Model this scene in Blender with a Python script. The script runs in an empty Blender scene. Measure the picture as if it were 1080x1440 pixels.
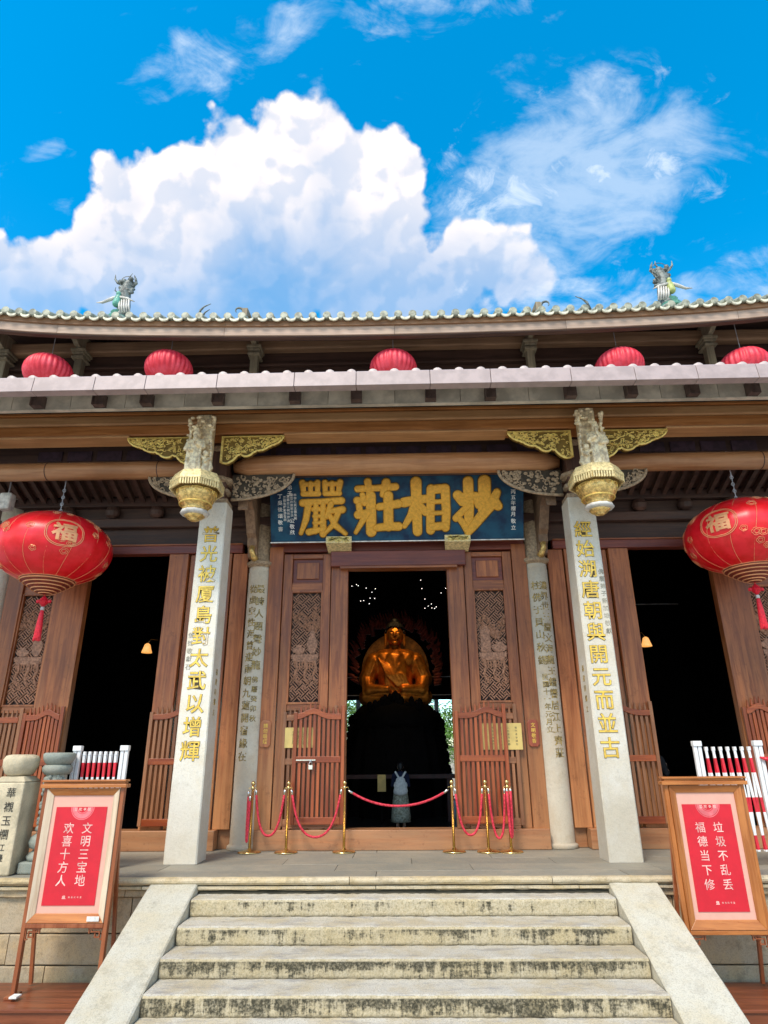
import bpy, bmesh, math, random
from mathutils import Vector, Matrix
random.seed(7)
SC = bpy.context.scene
COL = SC.collection
R = math.radians
PI = math.pi

# ------------------------------------------------------------------ camera
cam_d = bpy.data.cameras.new('camera')
cam_d.sensor_fit = 'HORIZONTAL'; cam_d.sensor_width = 36.0; cam_d.lens = 30.0
cam_d.clip_start = 0.05; cam_d.clip_end = 3000
cam = bpy.data.objects.new('camera', cam_d); COL.objects.link(cam)
def cam_vec(a, b, Y):
    p, w = 0.36562, -0.02084
    c, s = math.cos(p), math.sin(p)
    y = Y*c - b*s; z = Y*s + b*c
    c, s = math.cos(w), math.sin(w)
    return Vector((a*c + y*s, -a*s + y*c, z))
ro = -0.00749
cr, sr = math.cos(ro), math.sin(ro)
cx = cam_vec(cr, sr, 0); cy = cam_vec(-sr, cr, 0); cz = -cam_vec(0, 0, 1)
M = Matrix((cx, cy, cz)).transposed().to_4x4()
M.translation = Vector((0, -8.34, 1.278))
cam.matrix_world = M
SC.camera = cam

# ------------------------------------------------------------------ world
SUN_EL, SUN_AZ = 52.0, 205.0       # azimuth clockwise from +Y (the sun is behind the viewer, a little to the left)
world = bpy.data.worlds.new('World'); SC.world = world
world.use_nodes = True
wn = world.node_tree.nodes; wl = world.node_tree.links
wn.clear()
class NB:
    """small helper for node maths"""
    def __init__(s, nodes, links): s.n = nodes; s.l = links
    def put(s, sock, v):
        if isinstance(v, bpy.types.NodeSocket): s.l.new(v, sock)
        else: sock.default_value = v
    def m(s, op, a, b=0.0, c=None, clamp=False):
        k = s.n.new('ShaderNodeMath'); k.operation = op; k.use_clamp = clamp
        s.put(k.inputs[0], a); s.put(k.inputs[1], b)
        if c is not None: s.put(k.inputs[2], c)
        return k.outputs[0]
    def v(s, op, a, b=None, c=None):
        k = s.n.new('ShaderNodeVectorMath'); k.operation = op
        s.put(k.inputs[0], a)
        if b is not None:
            s.put(k.inputs['Scale'] if op == 'SCALE' else k.inputs[1], b)
        return k.outputs['Value'] if op in ('DOT_PRODUCT', 'LENGTH') else k.outputs[0]
    def xyz(s, x, y, z):
        k = s.n.new('ShaderNodeCombineXYZ')
        for i, q in enumerate((x, y, z)): s.put(k.inputs[i], q)
        return k.outputs[0]
    def noise(s, vec, scale, detail=4, rough=0.5, dist=0.0, dim='3D', col=False):
        k = s.n.new('ShaderNodeTexNoise'); k.noise_dimensions = dim
        s.l.new(vec, k.inputs['Vector']); k.inputs['Scale'].default_value = scale
        k.inputs['Detail'].default_value = detail; k.inputs['Roughness'].default_value = rough
        k.inputs['Distortion'].default_value = dist
        return k.outputs['Color'] if col else k.outputs[0]
    def voro(s, vec, scale, smooth=0.3):
        k = s.n.new('ShaderNodeTexVoronoi'); k.voronoi_dimensions = '2D'; k.feature = 'SMOOTH_F1'
        s.l.new(vec, k.inputs['Vector']); k.inputs['Scale'].default_value = scale
        k.inputs['Smoothness'].default_value = smooth
        return k.outputs['Distance']
    def ss(s, x, lo, hi, a=0.0, b=1.0):
        k = s.n.new('ShaderNodeMapRange'); k.interpolation_type = 'SMOOTHSTEP'
        s.put(k.inputs[0], x); s.put(k.inputs[1], lo); s.put(k.inputs[2], hi)
        k.inputs[3].default_value = a; k.inputs[4].default_value = b
        return k.outputs[0]
    def mix(s, f, a, b):
        k = s.n.new('ShaderNodeMix'); k.data_type = 'RGBA'
        s.put(k.inputs[0], f); s.put(k.inputs[6], a); s.put(k.inputs[7], b)
        return k.outputs[2]
W = NB(wn, wl)
tc = wn.new('ShaderNodeTexCoord'); D = tc.outputs['Generated']
sky = wn.new('ShaderNodeTexSky'); sky.sky_type = 'NISHITA'; sky.sun_disc = False
sky.sun_elevation = R(SUN_EL); sky.sun_rotation = R(SUN_AZ); sky.altitude = 300
sky.air_density = 1.0; sky.dust_density = 0.3; sky.ozone_density = 3.0
hs = wn.new('ShaderNodeHueSaturation'); wl.new(sky.outputs[0], hs.inputs['Color'])
hs.inputs['Hue'].default_value = 0.482; hs.inputs['Saturation'].default_value = 1.42; hs.inputs['Value'].default_value = 1.95
skycol = hs.outputs[0]
e = R(40)
q = W.v('DOT_PRODUCT', D, (0, math.cos(e), math.sin(e)))
qs = W.m('MAXIMUM', q, 0.05)
uu = W.m('DIVIDE', W.v('DOT_PRODUCT', D, (1, 0, 0)), qs)
vv = W.m('DIVIDE', W.v('DOT_PRODUCT', D, (0, -math.sin(e), math.cos(e))), qs)
front = W.ss(q, 0.35, 0.6)
UV = W.xyz(uu, vv, 0.0)
def billow(uv):
    wob = W.v('SCALE', W.v('SUBTRACT', W.noise(uv, 9, 4, 0.6, col=True), (0.5, 0.5, 0.5)), 0.045)
    p = W.v('ADD', uv, wob)
    t = W.m('MULTIPLY', W.voro(p, 8, 0.9), -0.50)
    t = W.m('MULTIPLY_ADD', W.voro(p, 19, 0.8), -0.28, t)
    t = W.m('MULTIPLY_ADD', W.voro(p, 44, 0.7), -0.12, t)
    t = W.m('MULTIPLY_ADD', W.noise(p, 60, 5, 0.6), 0.10, t)
    return t                                   # about -0.45 .. 0
B0 = billow(UV)
B1 = billow(W.v('ADD', UV, (-0.009, 0.015, 0)))
side = W.m('MULTIPLY_ADD', W.voro(W.v('ADD', UV, (3.3, 1.7, 0)), 11, .7), .16, W.m('MULTIPLY_ADD', W.voro(W.v('ADD', UV, (5.3, 2.7, 0)), 27, .6), .07, -.085))
# the big cumulus: a heap of round billows on the sky, (u, v, radius)
BIL = []
for x_, y_, r_ in [(400, 203, 74), (335, 208, 62), (268, 258, 66), (196, 272, 72), (150, 305, 50), (455, 236, 82), (522, 222, 66), (562, 238, 44), (545, 330, 72), (300, 340, 110),
                   (430, 340, 120), (180, 385, 112), (60, 405, 88), (-10, 420, 98), (115, 370, 56), (572, 362, 52), (520, 430, 100), (688, 378, 60), (735, 402, 40), (640, 430, 60), (340, 430, 120), (-120, 440, 100), (655, 352, 44), (610, 425, 70), (620, 395, 45)]:
    BIL.append(((x_-549)/(1075-.33*y_), .37-.000877*y_, r_/1010))
def heap(uv):
    f = None
    for u_, v_, r_ in BIL:
        d = W.m('SUBTRACT', r_, W.v('LENGTH', W.v('SUBTRACT', uv, (u_, v_, 0))))
        f = d if f is None else W.m('SMOOTH_MAX', f, d, .012)
    return f
warp = W.v('MULTIPLY', W.v('SUBTRACT', W.noise(UV, 14, 4, .6, col=True), (0.5, 0.5, 0.5)), (.034, .034, 0))
H0 = heap(W.v('ADD', UV, warp))
H1 = heap(W.v('ADD', W.v('ADD', UV, warp), (-.012, .018, 0)))
dep = H0
depn = W.m('MULTIPLY_ADD', B0, 0.105, W.m('ADD', dep, 0.024))
cum = W.ss(depn, -0.002, 0.010)
soft = W.noise(UV, 5.5, 5, 0.6, 0.4)
# ragged gap of blue low in the middle, fading base
gap = W.m('MULTIPLY', W.ss(W.m('ADD', W.v('LENGTH', W.v('MULTIPLY', W.v('SUBTRACT', UV, (-.17, .0, 0)), (1.0, 1.35, 0))), W.m('MULTIPLY_ADD', soft, .22, -.11)), 0.22, 0.03), 0.72)
gap2 = W.m('MULTIPLY', W.ss(W.m('MULTIPLY_ADD', soft, .12, W.m('SUBTRACT', vv, .06)), 0.13, -0.05), 0.62)
cum = W.m('MULTIPLY', cum, W.m('SUBTRACT', 1.0, W.m('MAXIMUM', gap, gap2)))
cum = W.m('MULTIPLY', cum, front)
lit = W.m('MULTIPLY_ADD', W.m('SUBTRACT', H0, H1), 1.6, W.m('SUBTRACT', B0, B1))                               # relief lit from the upper left
lit = W.ss(lit, -0.060, 0.055)
lav = W.ss(W.noise(W.v('ADD', UV, (7.1, 2, 0)), 6.5, 4, .55, .3), .40, .64)
deepn = W.ss(W.m('MULTIPLY_ADD', soft, -.14, W.m('MULTIPLY', vv, 1.0)), 0.10, -.06)
shade = W.m('MULTIPLY', W.m('MULTIPLY_ADD', lit, 0.62, 0.40), W.m('MULTIPLY_ADD', W.m('MULTIPLY', lav, W.ss(dep, .01, .07)), -0.50, W.m('MULTIPLY_ADD', deepn, -.25, 1.0)))
shade = W.m('ADD', shade, W.m('MULTIPLY', W.ss(dep, .03, .0), .12), clamp=True)
cumcol = W.mix(shade, (3.4, 4.1, 5.3, 1), (6.9, 6.35, 6.15, 1))
# thin wisps
wv = W.v('MULTIPLY', UV, (1.0, 1.7, 1.0))
n1 = W.noise(wv, 7, 7, 0.62, 0.9); n2 = W.noise(wv, 19, 5, 0.6, 0.5)
fb = W.m('MULTIPLY_ADD', n2, 0.35, W.m('MULTIPLY', n1, 0.75))
def blob(cu, cv_, ru, rv, ang=0):
    d = W.v('SUBTRACT', UV, (cu, cv_, 0))
    c, s = math.cos(ang), math.sin(ang)
    a = W.v('DOT_PRODUCT', d, (c/ru, s/ru, 0)); b = W.v('DOT_PRODUCT', d, (-s/rv, c/rv, 0))
    return W.ss(W.m('ADD', W.m('MULTIPLY', a, a), W.m('MULTIPLY', b, b)), 1.25, 0.0)
wm = W.m('MAXIMUM', blob(-.22, .305, .24, .055, .25), blob(.06, .345, .20, .05, .1))
wm = W.m('MAXIMUM', wm, blob(.25, .165, .20, .10, .15))
wm = W.m('MAXIMUM', wm, blob(.29, .25, .07, .09, .3))
wm = W.m('MAXIMUM', wm, blob(-.485, .194, .05, .022, .3))
wm = W.m('MAXIMUM', wm, blob(.52, .0, .12, .07, .2))
wm = W.m('MAXIMUM', wm, blob(.30, -.02, .30, .06, 0))
wisp = W.ss(W.m('ADD', fb, W.m('MULTIPLY_ADD', wm, .30, -.30)), .47, .80)
wisp = W.m('MULTIPLY', wisp, W.m('MULTIPLY', W.ss(wm, .0, .35), .72))
veil = W.m('MULTIPLY', W.ss(W.m('ADD', fb, W.m('MULTIPLY', blob(.25, .13, .24, .13, .25), .34)), .62, .95), .50)
frag = W.ss(W.m('ADD', W.noise(W.v('MULTIPLY', UV, (1, 1.2, 1)), 16, 7, .62, .6), W.m('MULTIPLY', W.m('MAXIMUM', blob(.15, .12, .10, .06, .5), W.m('MAXIMUM', blob(.24, .145, .09, .035, 0), blob(.36, .16, .05, .04, 0))), .22)), .56, .88)
frag = W.m('MULTIPLY', frag, W.ss(blob(.25, .13, .26, .15, .25), .0, .3))
wisp = W.m('MAXIMUM', wisp, W.m('MAXIMUM', veil, W.m('MULTIPLY', frag, .80)))
wisp = W.m('MULTIPLY', wisp, front)
# warm white cloud added over the unseen sky for a neutral fill light
gen = W.noise(W.v('MULTIPLY', D, (1, 1, 2.2)), 2.3, 6, 0.6, 0.3)
gen = W.m('MULTIPLY', W.ss(gen, .40, .56), W.m('MULTIPLY', W.m('SUBTRACT', 1.0, front), .9))
c0 = W.mix(wisp, skycol, (5.3, 6.0, 6.8, 1))
c1 = W.mix(cum, c0, cumcol)
c2 = W.mix(gen, c1, (7.0, 6.6, 6.1, 1))
bg = wn.new('ShaderNodeBackground'); bg.inputs['Strength'].default_value = 0.10
wl.new(c2, bg.inputs['Color'])
wo = wn.new('ShaderNodeOutputWorld'); wl.new(bg.outputs[0], wo.inputs[0])

sun_d = bpy.data.lights.new('sun', 'SUN'); sun_d.energy = 2.2; sun_d.angle = R(18); sun_d.color = (1.0, 0.90, 0.76)
sun = bpy.data.objects.new('sun', sun_d); COL.objects.link(sun)
sd = Vector((math.sin(R(SUN_AZ))*math.cos(R(SUN_EL)), math.cos(R(SUN_AZ))*math.cos(R(SUN_EL)), math.sin(R(SUN_EL))))
sun.rotation_euler = sd.to_track_quat('Z', 'Y').to_euler()
sun.location = (0, -20, 30)
SC.view_settings.view_transform = 'Standard'; SC.view_settings.look = 'None'
SC.view_settings.gamma = 1.0; SC.view_settings.use_curve_mapping = False
SC.view_settings.exposure = 0.78
SC.render.engine = 'CYCLES'
try:
    SC.cycles.use_denoising = True; SC.cycles.max_bounces = 7
    SC.cycles.sample_clamp_indirect = 6
except Exception: pass

# ------------------------------------------------------------------ materials
def new_mat(name):
    m = bpy.data.materials.new(name); m.use_nodes = True
    n = m.node_tree.nodes; l = m.node_tree.links
    return m, NB(n, l), n['Principled BSDF']
def coords(b, rnd=7.0, what='Object'):
    t = b.n.new('ShaderNodeTexCoord')
    o = b.n.new('ShaderNodeObjectInfo')
    off = b.v('SCALE', W_one(b), b.m('MULTIPLY', o.outputs['Random'], rnd))
    return b.v('ADD', t.outputs[what], off), o.outputs['Random']
def W_one(b):
    k = b.n.new('ShaderNodeCombineXYZ')
    for i in range(3): k.inputs[i].default_value = (1.0, 1.7, 0.6)[i]
    return k.outputs[0]
def bump(b, bs, h, strength, dist=0.01):
    k = b.n.new('ShaderNodeBump'); k.inputs['Strength'].default_value = strength
    k.inputs['Distance'].default_value = dist
    b.l.new(h, k.inputs['Height']); b.l.new(k.outputs[0], bs.inputs['Normal'])
def c4(c): return (c[0], c[1], c[2], 1)
def wood(name, c1, c2, axis='z', rough=.5, bs=.35, wear=None, scl=1.0, tint=.18):
    m, b, p = new_mat(name)
    v, rnd = coords(b)
    st = {'z': (14, 14, .9), 'x': (.9, 14, 14), 'y': (14, .9, 14)}[axis]
    g = b.noise(b.v('MULTIPLY', v, tuple(q*scl for q in st)), 1.0, 6, .65, .6)
    g2 = b.noise(v, 1.1*scl, 4, .6)
    col = b.mix(b.ss(g, .36, .64), c4(c1), c4(c2))
    cr = b.noise(b.v('MULTIPLY', v, tuple(q*(3 if q > 2 else .7) for q in st)), 1.0, 3, .7)
    col = b.mix(b.m('MULTIPLY', b.ss(cr, .64, .72), .55), col, c4([q*.35 for q in c1]))
    col = b.mix(b.m('MULTIPLY', b.ss(g2, .40, .75), .45), col, c4([q*.55 for q in c1]))
    if wear:
        g3 = b.noise(b.v('MULTIPLY', v, tuple(q*.35 for q in st)), 1.6, 5, .7)
        gz = b.n.new('ShaderNodeSeparateXYZ'); gm = b.n.new('ShaderNodeNewGeometry'); b.l.new(gm.outputs['Position'], gz.inputs[0])
        k = b.ss(b.m('MULTIPLY_ADD', g3, 2.4, b.m('MULTIPLY', gz.outputs[2], -.42)), .0, 1.5)
        col = b.mix(b.m('MULTIPLY', k, .75), col, c4(wear))
    if wear:
        sc_ = b.ss(b.noise(b.v('MULTIPLY', v, (3, 3, 3)), 2.0, 7, .8), .56, .64)
        col = b.mix(b.m('MULTIPLY', sc_, .35), col, c4([q*.5 for q in c1]))
    hv = b.n.new('ShaderNodeHueSaturation'); b.l.new(col, hv.inputs['Color'])
    b.l.new(b.m('MULTIPLY_ADD', rnd, tint*2, 1-tint), hv.inputs['Value'])
    b.l.new(hv.outputs[0], p.inputs['Base Color'])
    b.l.new(b.m('MULTIPLY_ADD', g, .3, rough-.15), p.inputs['Roughness'])
    bump(b, p, g, bs, .006)
    return m
def plain(name, c, rough=.6, metal=0.0, var=.25, scale=8, bs=.2, c2=None, bscale=None, emit=None, es=0, coat=0, trans=0, spec=None):
    m, b, p = new_mat(name)
    v, rnd = coords(b)
    n = b.noise(v, scale, 5, .6)
    col = b.mix(b.ss(n, .35, .65), c4([q*(1-var) for q in c]), c4(c2 if c2 else [min(1, q*(1+var)) for q in c]))
    b.l.new(col, p.inputs['Base Color'])
    p.inputs['Roughness'].default_value = rough; p.inputs['Metallic'].default_value = metal
    if coat: p.inputs['Coat Weight'].default_value = coat
    if trans: p.inputs['Transmission Weight'].default_value = trans
    if spec is not None: p.inputs['Specular IOR Level'].default_value = spec
    if bs: bump(b, p, b.noise(v, bscale or scale*4, 4, .6), bs, .006)
    if emit: p.inputs['Emission Color'].default_value = c4(emit); p.inputs['Emission Strength'].default_value = es
    return m
def granite(name, base, dark, warm, rough=.8, stain=0.0, speck=1.0, blotch=0.0, foot=0.0):
    m, b, p = new_mat(name)
    v, rnd = coords(b, 3.0)
    fine = b.noise(v, 75, 4, .85); mid = b.noise(v, 26, 5, .65); big = b.noise(v, 2.2, 5, .65)
    col = b.mix(b.ss(big, .38, .66), c4(base), c4(warm))
    col = b.mix(b.m('MULTIPLY', b.ss(fine, .50, .62), .62*speck), col, c4(dark))
    col = b.mix(b.m('MULTIPLY', b.ss(mid, .52, .75), .45), col, c4([q*.6 for q in base]))
    if blotch:
        bl = b.noise(v, 5.5, 7, .78)
        col = b.mix(b.m('MULTIPLY', b.ss(bl, .50, .64), blotch), col, c4([q*.45 for q in warm]))
        bl2 = b.noise(v, 15, 6, .8, .4)
        col = b.mix(b.m('MULTIPLY', b.ss(bl2, .58, .66), blotch), col, c4([q*.35 for q in base]))
    if foot:
        gp = b.n.new('ShaderNodeNewGeometry'); gs = b.n.new('ShaderNodeSeparateXYZ'); b.l.new(gp.outputs['Position'], gs.inputs[0])
        lowk = b.ss(b.m('MULTIPLY_ADD', b.noise(v, 3.5, 6, .75), 1.6, b.m('MULTIPLY', gs.outputs[2], -1.0)), -.9, .9)
        col = b.mix(b.m('MULTIPLY', lowk, foot), col, c4([warm[0]*.62, warm[1]*.60, warm[2]*.55]))
    if stain:
        gm = b.n.new('ShaderNodeNewGeometry')
        sn = b.n.new('ShaderNodeSeparateXYZ'); b.l.new(gm.outputs['True Normal'], sn.inputs[0])
        sp = b.n.new('ShaderNodeSeparateXYZ'); b.l.new(gm.outputs['Position'], sp.inputs[0])
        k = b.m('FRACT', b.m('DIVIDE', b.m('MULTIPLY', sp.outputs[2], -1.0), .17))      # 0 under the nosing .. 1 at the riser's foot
        pos = gm.outputs['Position']
        s1 = b.noise(b.v('MULTIPLY', pos, (17.0, 1.0, 1.6)), 1.0, 5, .7); s2 = b.noise(b.v('MULTIPLY', pos, (1.5, 1, 6.0)), 1.0, 6, .7)
        s3 = b.noise(v, 38, 5, .75)
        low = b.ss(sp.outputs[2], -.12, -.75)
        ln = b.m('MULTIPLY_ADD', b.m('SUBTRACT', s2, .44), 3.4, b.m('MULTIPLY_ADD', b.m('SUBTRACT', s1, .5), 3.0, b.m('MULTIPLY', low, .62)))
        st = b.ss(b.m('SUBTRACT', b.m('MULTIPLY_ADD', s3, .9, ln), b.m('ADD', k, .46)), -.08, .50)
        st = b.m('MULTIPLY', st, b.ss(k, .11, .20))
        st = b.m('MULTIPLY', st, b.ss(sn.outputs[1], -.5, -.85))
        foot = b.m('MULTIPLY', b.ss(b.m('MULTIPLY_ADD', s3, .3, k), .92, 1.12), .8)  # dark shadow gap along the bottom of each riser, put into the colour
        RIS = b.ss(sn.outputs[1], -.5, -.85)
        grain = b.noise(v, 48, 4, .8)
        yel = b.m('MULTIPLY', RIS, b.m('MULTIPLY_ADD', b.noise(pos, 5, 6, .7), .7, .25), clamp=True)
        col = b.mix(yel, col, (.48, .38, .20, 1))
        col = b.mix(b.m('MULTIPLY', b.m('MULTIPLY', b.ss(grain, .50, .62), RIS), .55), col, (.20, .17, .09, 1))
        col = b.mix(b.m('MULTIPLY', b.m('MULTIPLY', b.ss(grain, .46, .34), RIS), .45), col, (.66, .59, .42, 1))
        col = b.mix(b.m('MULTIPLY', st, b.m('MULTIPLY_ADD', b.ss(s3, .35, .6), .45, stain-.42)), col, (.034, .031, .017, 1))
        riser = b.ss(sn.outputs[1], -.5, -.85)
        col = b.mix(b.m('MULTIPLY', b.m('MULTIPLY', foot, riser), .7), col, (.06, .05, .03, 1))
        treadd = b.m('MULTIPLY', b.ss(b.noise(b.v('MULTIPLY', gm.outputs['Position'], (1.2, 4, 1)), 2.5, 6, .7), .50, .66), b.ss(sn.outputs[2], .7, .95))
        col = b.mix(b.m('MULTIPLY', treadd, .5), col, (.22, .21, .22, 1))
    hv = b.n.new('ShaderNodeHueSaturation'); b.l.new(col, hv.inputs['Color'])
    b.l.new(b.m('MULTIPLY_ADD', rnd, .2, .9), hv.inputs['Value'])
    b.l.new(hv.outputs[0], p.inputs['Base Color'])
    p.inputs['Roughness'].default_value = rough
    bump(b, p, b.m('ADD', b.m('MULTIPLY', fine, .5), mid), .55, .008)
    return m

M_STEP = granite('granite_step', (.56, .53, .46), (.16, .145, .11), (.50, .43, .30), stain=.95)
M_CHEEK = granite('granite_cheek', (.55, .53, .45), (.27, .25, .19), (.53, .48, .36), speck=.9, blotch=.34)
M_PILLAR = granite('granite_pillar', (.76, .73, .65), (.46, .43, .36), (.70, .64, .52), speck=.6, blotch=.12, foot=.45)
M_COLUMN = granite('granite_column', (.66, .60, .49), (.42, .37, .29), (.60, .50, .37), speck=.55, blotch=.15, foot=.4)
M_FLOOR = granite('granite_floor', (.25, .24, .20), (.13, .12, .10), (.31, .28, .22), rough=.62, speck=.5)
M_WALLST = granite('granite_wall', (.44, .36, .25), (.20, .16, .10), (.50, .37, .21), speck=.8, blotch=.45)
M_COPE = granite('granite_coping', (.60, .51, .36), (.28, .23, .15), (.54, .42, .23), speck=.9, blotch=.4)
M_BALU = granite('granite_baluster', (.72, .61, .42), (.28, .25, .18), (.44, .38, .26), speck=.5)
M_GREEN = granite('greenstone', (.27, .30, .26), (.13, .15, .13), (.36, .36, .30), speck=.8)
M_GROUND = granite('paving', (.36, .34, .30), (.2, .19, .17), (.40, .36, .3))
M_JOINT = plain('dirt_joint', (.05, .045, .03), .95)
RW = (.135, .045, .022)
M_WOODZ = wood('brown_door_wood', (.23, .060, .017), (.44, .145, .046), 'z', .42, wear=(.52, .25, .10))
M_WOODX = wood('brown_rail_wood', (.23, .060, .017), (.44, .145, .046), 'x', .42, wear=(.36, .20, .10))
M_GATEZ = wood('red_gate_wood', (.25, .048, .014), (.42, .105, .030), 'z', .34)
M_GATEX = wood('red_gate_rail', (.25, .048, .014), (.42, .105, .030), 'x', .34)
M_GATE2Z = wood('pale_gate_wood', (.24, .095, .040), (.38, .165, .075), 'z', .45)
M_GATE2X = wood('pale_gate_rail', (.24, .095, .040), (.38, .165, .075), 'x', .45)
M_LINTEL = wood('red_lintel_wood', (.15, .028, .018), (.23, .055, .032), 'x', .42)
M_BEAM = wood('eave_beam_wood', (.34, .120, .030), (.50, .200, .060), 'x', .42, tint=.1)
M_BEAM2 = wood('eave_beam_pale', (.42, .205, .080), (.56, .30, .13), 'x', .5, tint=.1)
M_LOG = wood('log_wood', (.38, .165, .065), (.52, .26, .12), 'x', .45)
M_DARKW = wood('dark_wood', (.065, .032, .024), (.11, .055, .038), 'x', .6)
M_DARKZ = wood('dark_wood_upright', (.075, .035, .024), (.13, .062, .04), 'z', .6)
M_STRUT = wood('strut_wood', (.20, .12, .075), (.32, .20, .12), 'y', .6)
M_UPPER = wood('upper_wood', (.24, .135, .075), (.36, .21, .12), 'x', .7)
M_POSTG = wood('weathered_post', (.22, .18, .12), (.34, .28, .19), 'z', .75)
M_FASCIA = wood('fascia_pink', (.40, .28, .21), (.54, .40, .31), 'x', .7, tint=.08)
M_FASCB = wood('fascia_brown', (.20, .10, .05), (.30, .16, .08), 'x', .7)
M_CARVE = plain('carved_wood', (.36, .17, .095), .55, var=.35, scale=30)
M_CARVE_D = plain('carved_ground', (.035, .018, .013), .8)
M_BRACK = plain('grey_carved_wood', (.38, .27, .17), .7, var=.3, scale=25)
M_BRACK_D = plain('grey_carved_ground', (.06, .045, .03), .8)
M_GOLD = plain('gold_trim', (.95, .66, .20), .35, .40, var=.2, scale=20)
M_GOLDB = plain('gold_bowl', (.74, .50, .17), .38, .5, var=.35, scale=22)
M_GOLDD = plain('gold_ground', (.20, .12, .022), .6, .3)
M_CREAM = plain('cream_lacquer', (.74, .60, .30), .5, .2, var=.25, scale=25)
M_FIG = plain('grey_gilt_figure', (.80, .62, .40), .5, .15, var=.35, scale=14, bs=.12)
M_GUTTER = plain('pinkish_white_gutter', (.44, .35, .34), .5, var=.10, scale=5, bs=.05)
M_PANEL = plain('cream_eave_board', (.56, .50, .40), .7, var=.25, scale=2.5)
M_BRKT = plain('dark_bracket', (.10, .065, .055), .5)
M_TILE = plain('glazed_roof_tile', (.30, .31, .23), .45, var=.4, scale=9, c2=(.46, .47, .36))
M_TILEC = plain('pale_drip_tile', (.62, .60, .47), .5, var=.25, scale=12)
M_TILEW = plain('white_tile_cap', (.54, .46, .45), .5, var=.06)
M_BLACK = plain('shadow_gap_black', (.012, .010, .010), .9, bs=0)
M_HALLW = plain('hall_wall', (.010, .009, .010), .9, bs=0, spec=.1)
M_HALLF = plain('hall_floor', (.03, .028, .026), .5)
M_BLUE = plain('plaque_blue', (.005, .034, .10), .5, var=.35, scale=3, c2=(.010, .080, .145), spec=.3)
M_PGOLD = plain('plaque_gold', (.74, .37, .038), .45, .25, var=.12, scale=25, bs=.5)
M_WHITEP = plain('white_paint', (.78, .76, .72), .5)
M_CHARG = plain('character_gold', (.86, .56, .10), .4, .35, var=.2, scale=12)
M_CHARD = plain('character_edge', (.07, .05, .02), .7)
M_CHARO = plain('character_old_gold', (.40, .28, .09), .5, .25, var=.5, scale=18)
M_INK = plain('black_ink', (.05, .045, .035), .8)
M_REDL = None
def silk():
    m, b, p = new_mat('red_lantern_silk')
    v, rnd = coords(b)
    n = b.noise(v, 5, 3, .6); g = b.noise(v, 55, 4, .6)
    col = b.mix(b.ss(n, .35, .65), (.82, .006, .012, 1), (.95, .014, .030, 1))
    b.l.new(col, p.inputs['Base Color']); p.inputs['Roughness'].default_value = .34
    p.inputs['Coat Weight'].default_value = .25; p.inputs['Coat Roughness'].default_value = .3
    bump(b, p, g, .12, .004)
    return m
M_SILK = silk(); M_SILK.node_tree.nodes['Principled BSDF'].inputs['Subsurface Weight'].default_value = 0.0
M_SILKP = plain('faded_lantern_cloth', (.76, .025, .05), .5, var=.12, scale=5, c2=(.80, .07, .11))
M_LGOLD = plain('lantern_gold_print', (.88, .42, .20), .4, .3, var=.1)
M_LRING = plain('lantern_ring_brown', (.22, .035, .02), .5)
M_TASSEL = plain('red_tassel', (.70, .01, .03), .5, var=.2, scale=40)
M_BRASS = plain('brass', (.78, .56, .24), .22, 1.0, var=.08, bs=.05)
M_ROPE = plain('red_velvet_rope', (.60, .015, .035), .7, var=.3, scale=40, c2=(.78, .05, .09))
M_CHROME = plain('chrome', (.75, .73, .70), .2, 1.0, var=.03, bs=0)
M_SIGNW = wood('sign_frame_wood', (.38, .118, .026), (.54, .20, .052), 'z', .28, bs=.15, tint=.06)
M_SIGNX = wood('sign_rail_wood', (.38, .118, .026), (.54, .20, .052), 'x', .28, bs=.15, tint=.06)
M_SIGND = wood('sign_leg_wood', (.26, .070, .025), (.38, .12, .045), 'z', .3, bs=.15, tint=.06)
M_MATP = plain('pink_mat', (.74, .40, .31), .5, var=.03, bs=0, coat=.4)
M_POST = plain('poster_red', (.62, .008, .024), .42, var=.05, bs=0, coat=.2)
M_PRINT = plain('poster_print', (.84, .50, .45), .5, bs=0)
M_PRINT2 = plain('poster_emblem', (.80, .17, .19), .5, bs=0)
M_BENCH = wood('bench_wood', (.14, .036, .014), (.24, .07, .028), 'x', .33)
M_WPL = plain('white_plastic', (.80, .81, .82), .35, var=.04, bs=.03)
M_RPL = plain('red_band', (.66, .02, .04), .3, var=.12)
M_NOTE = plain('yellow_notice', (.66, .48, .16), .4, .2, var=.15, scale=4)
M_TAG = wood('orange_tag_wood', (.42, .13, .045), (.55, .20, .07), 'z', .35, tint=.05)
M_BUDDHA = plain('gilded_statue', (.82, .25, .028), .42, .72, var=.35, scale=5, bs=.35, bscale=14)
M_HALO = plain('gilded_halo', (.40, .17, .03), .6, .3, var=.4, scale=8)
M_BROWNR = plain('flame_carving', (.22, .035, .02), .5, .3, var=.5, scale=10)
M_HAIR = plain('black_hair', (.012, .011, .011), .5)
M_ALTAR = plain('dark_altar', (.006, .005, .005), .8, bs=0, spec=.1)
M_SKIN = plain('skin', (.52, .33, .24), .5, bs=0)
M_NAVY = plain('navy_cloth', (.010, .014, .05), .85)
M_BAG = plain('pale_canvas', (.85, .84, .80), .8, var=.12, scale=30)
M_SKIRT = plain('patterned_skirt', (.50, .50, .34), .85, var=.5, scale=26, c2=(.62, .62, .5))
M_SHOE = plain('shoe', (.5, .48, .44), .7)
M_BULB = plain('lit_bulb', (1, 1, 1), .4, emit=(1, .97, .92), es=2, bs=0)
M_WARM = plain('lit_lamp_shade', (1, .8, .5), .4, emit=(1, .42, .09), es=.6, bs=0)
M_WIRE = plain('grey_wire', (.35, .35, .38), .5)
M_TRUNK = plain('bark', (.10, .075, .05), .9)
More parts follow.
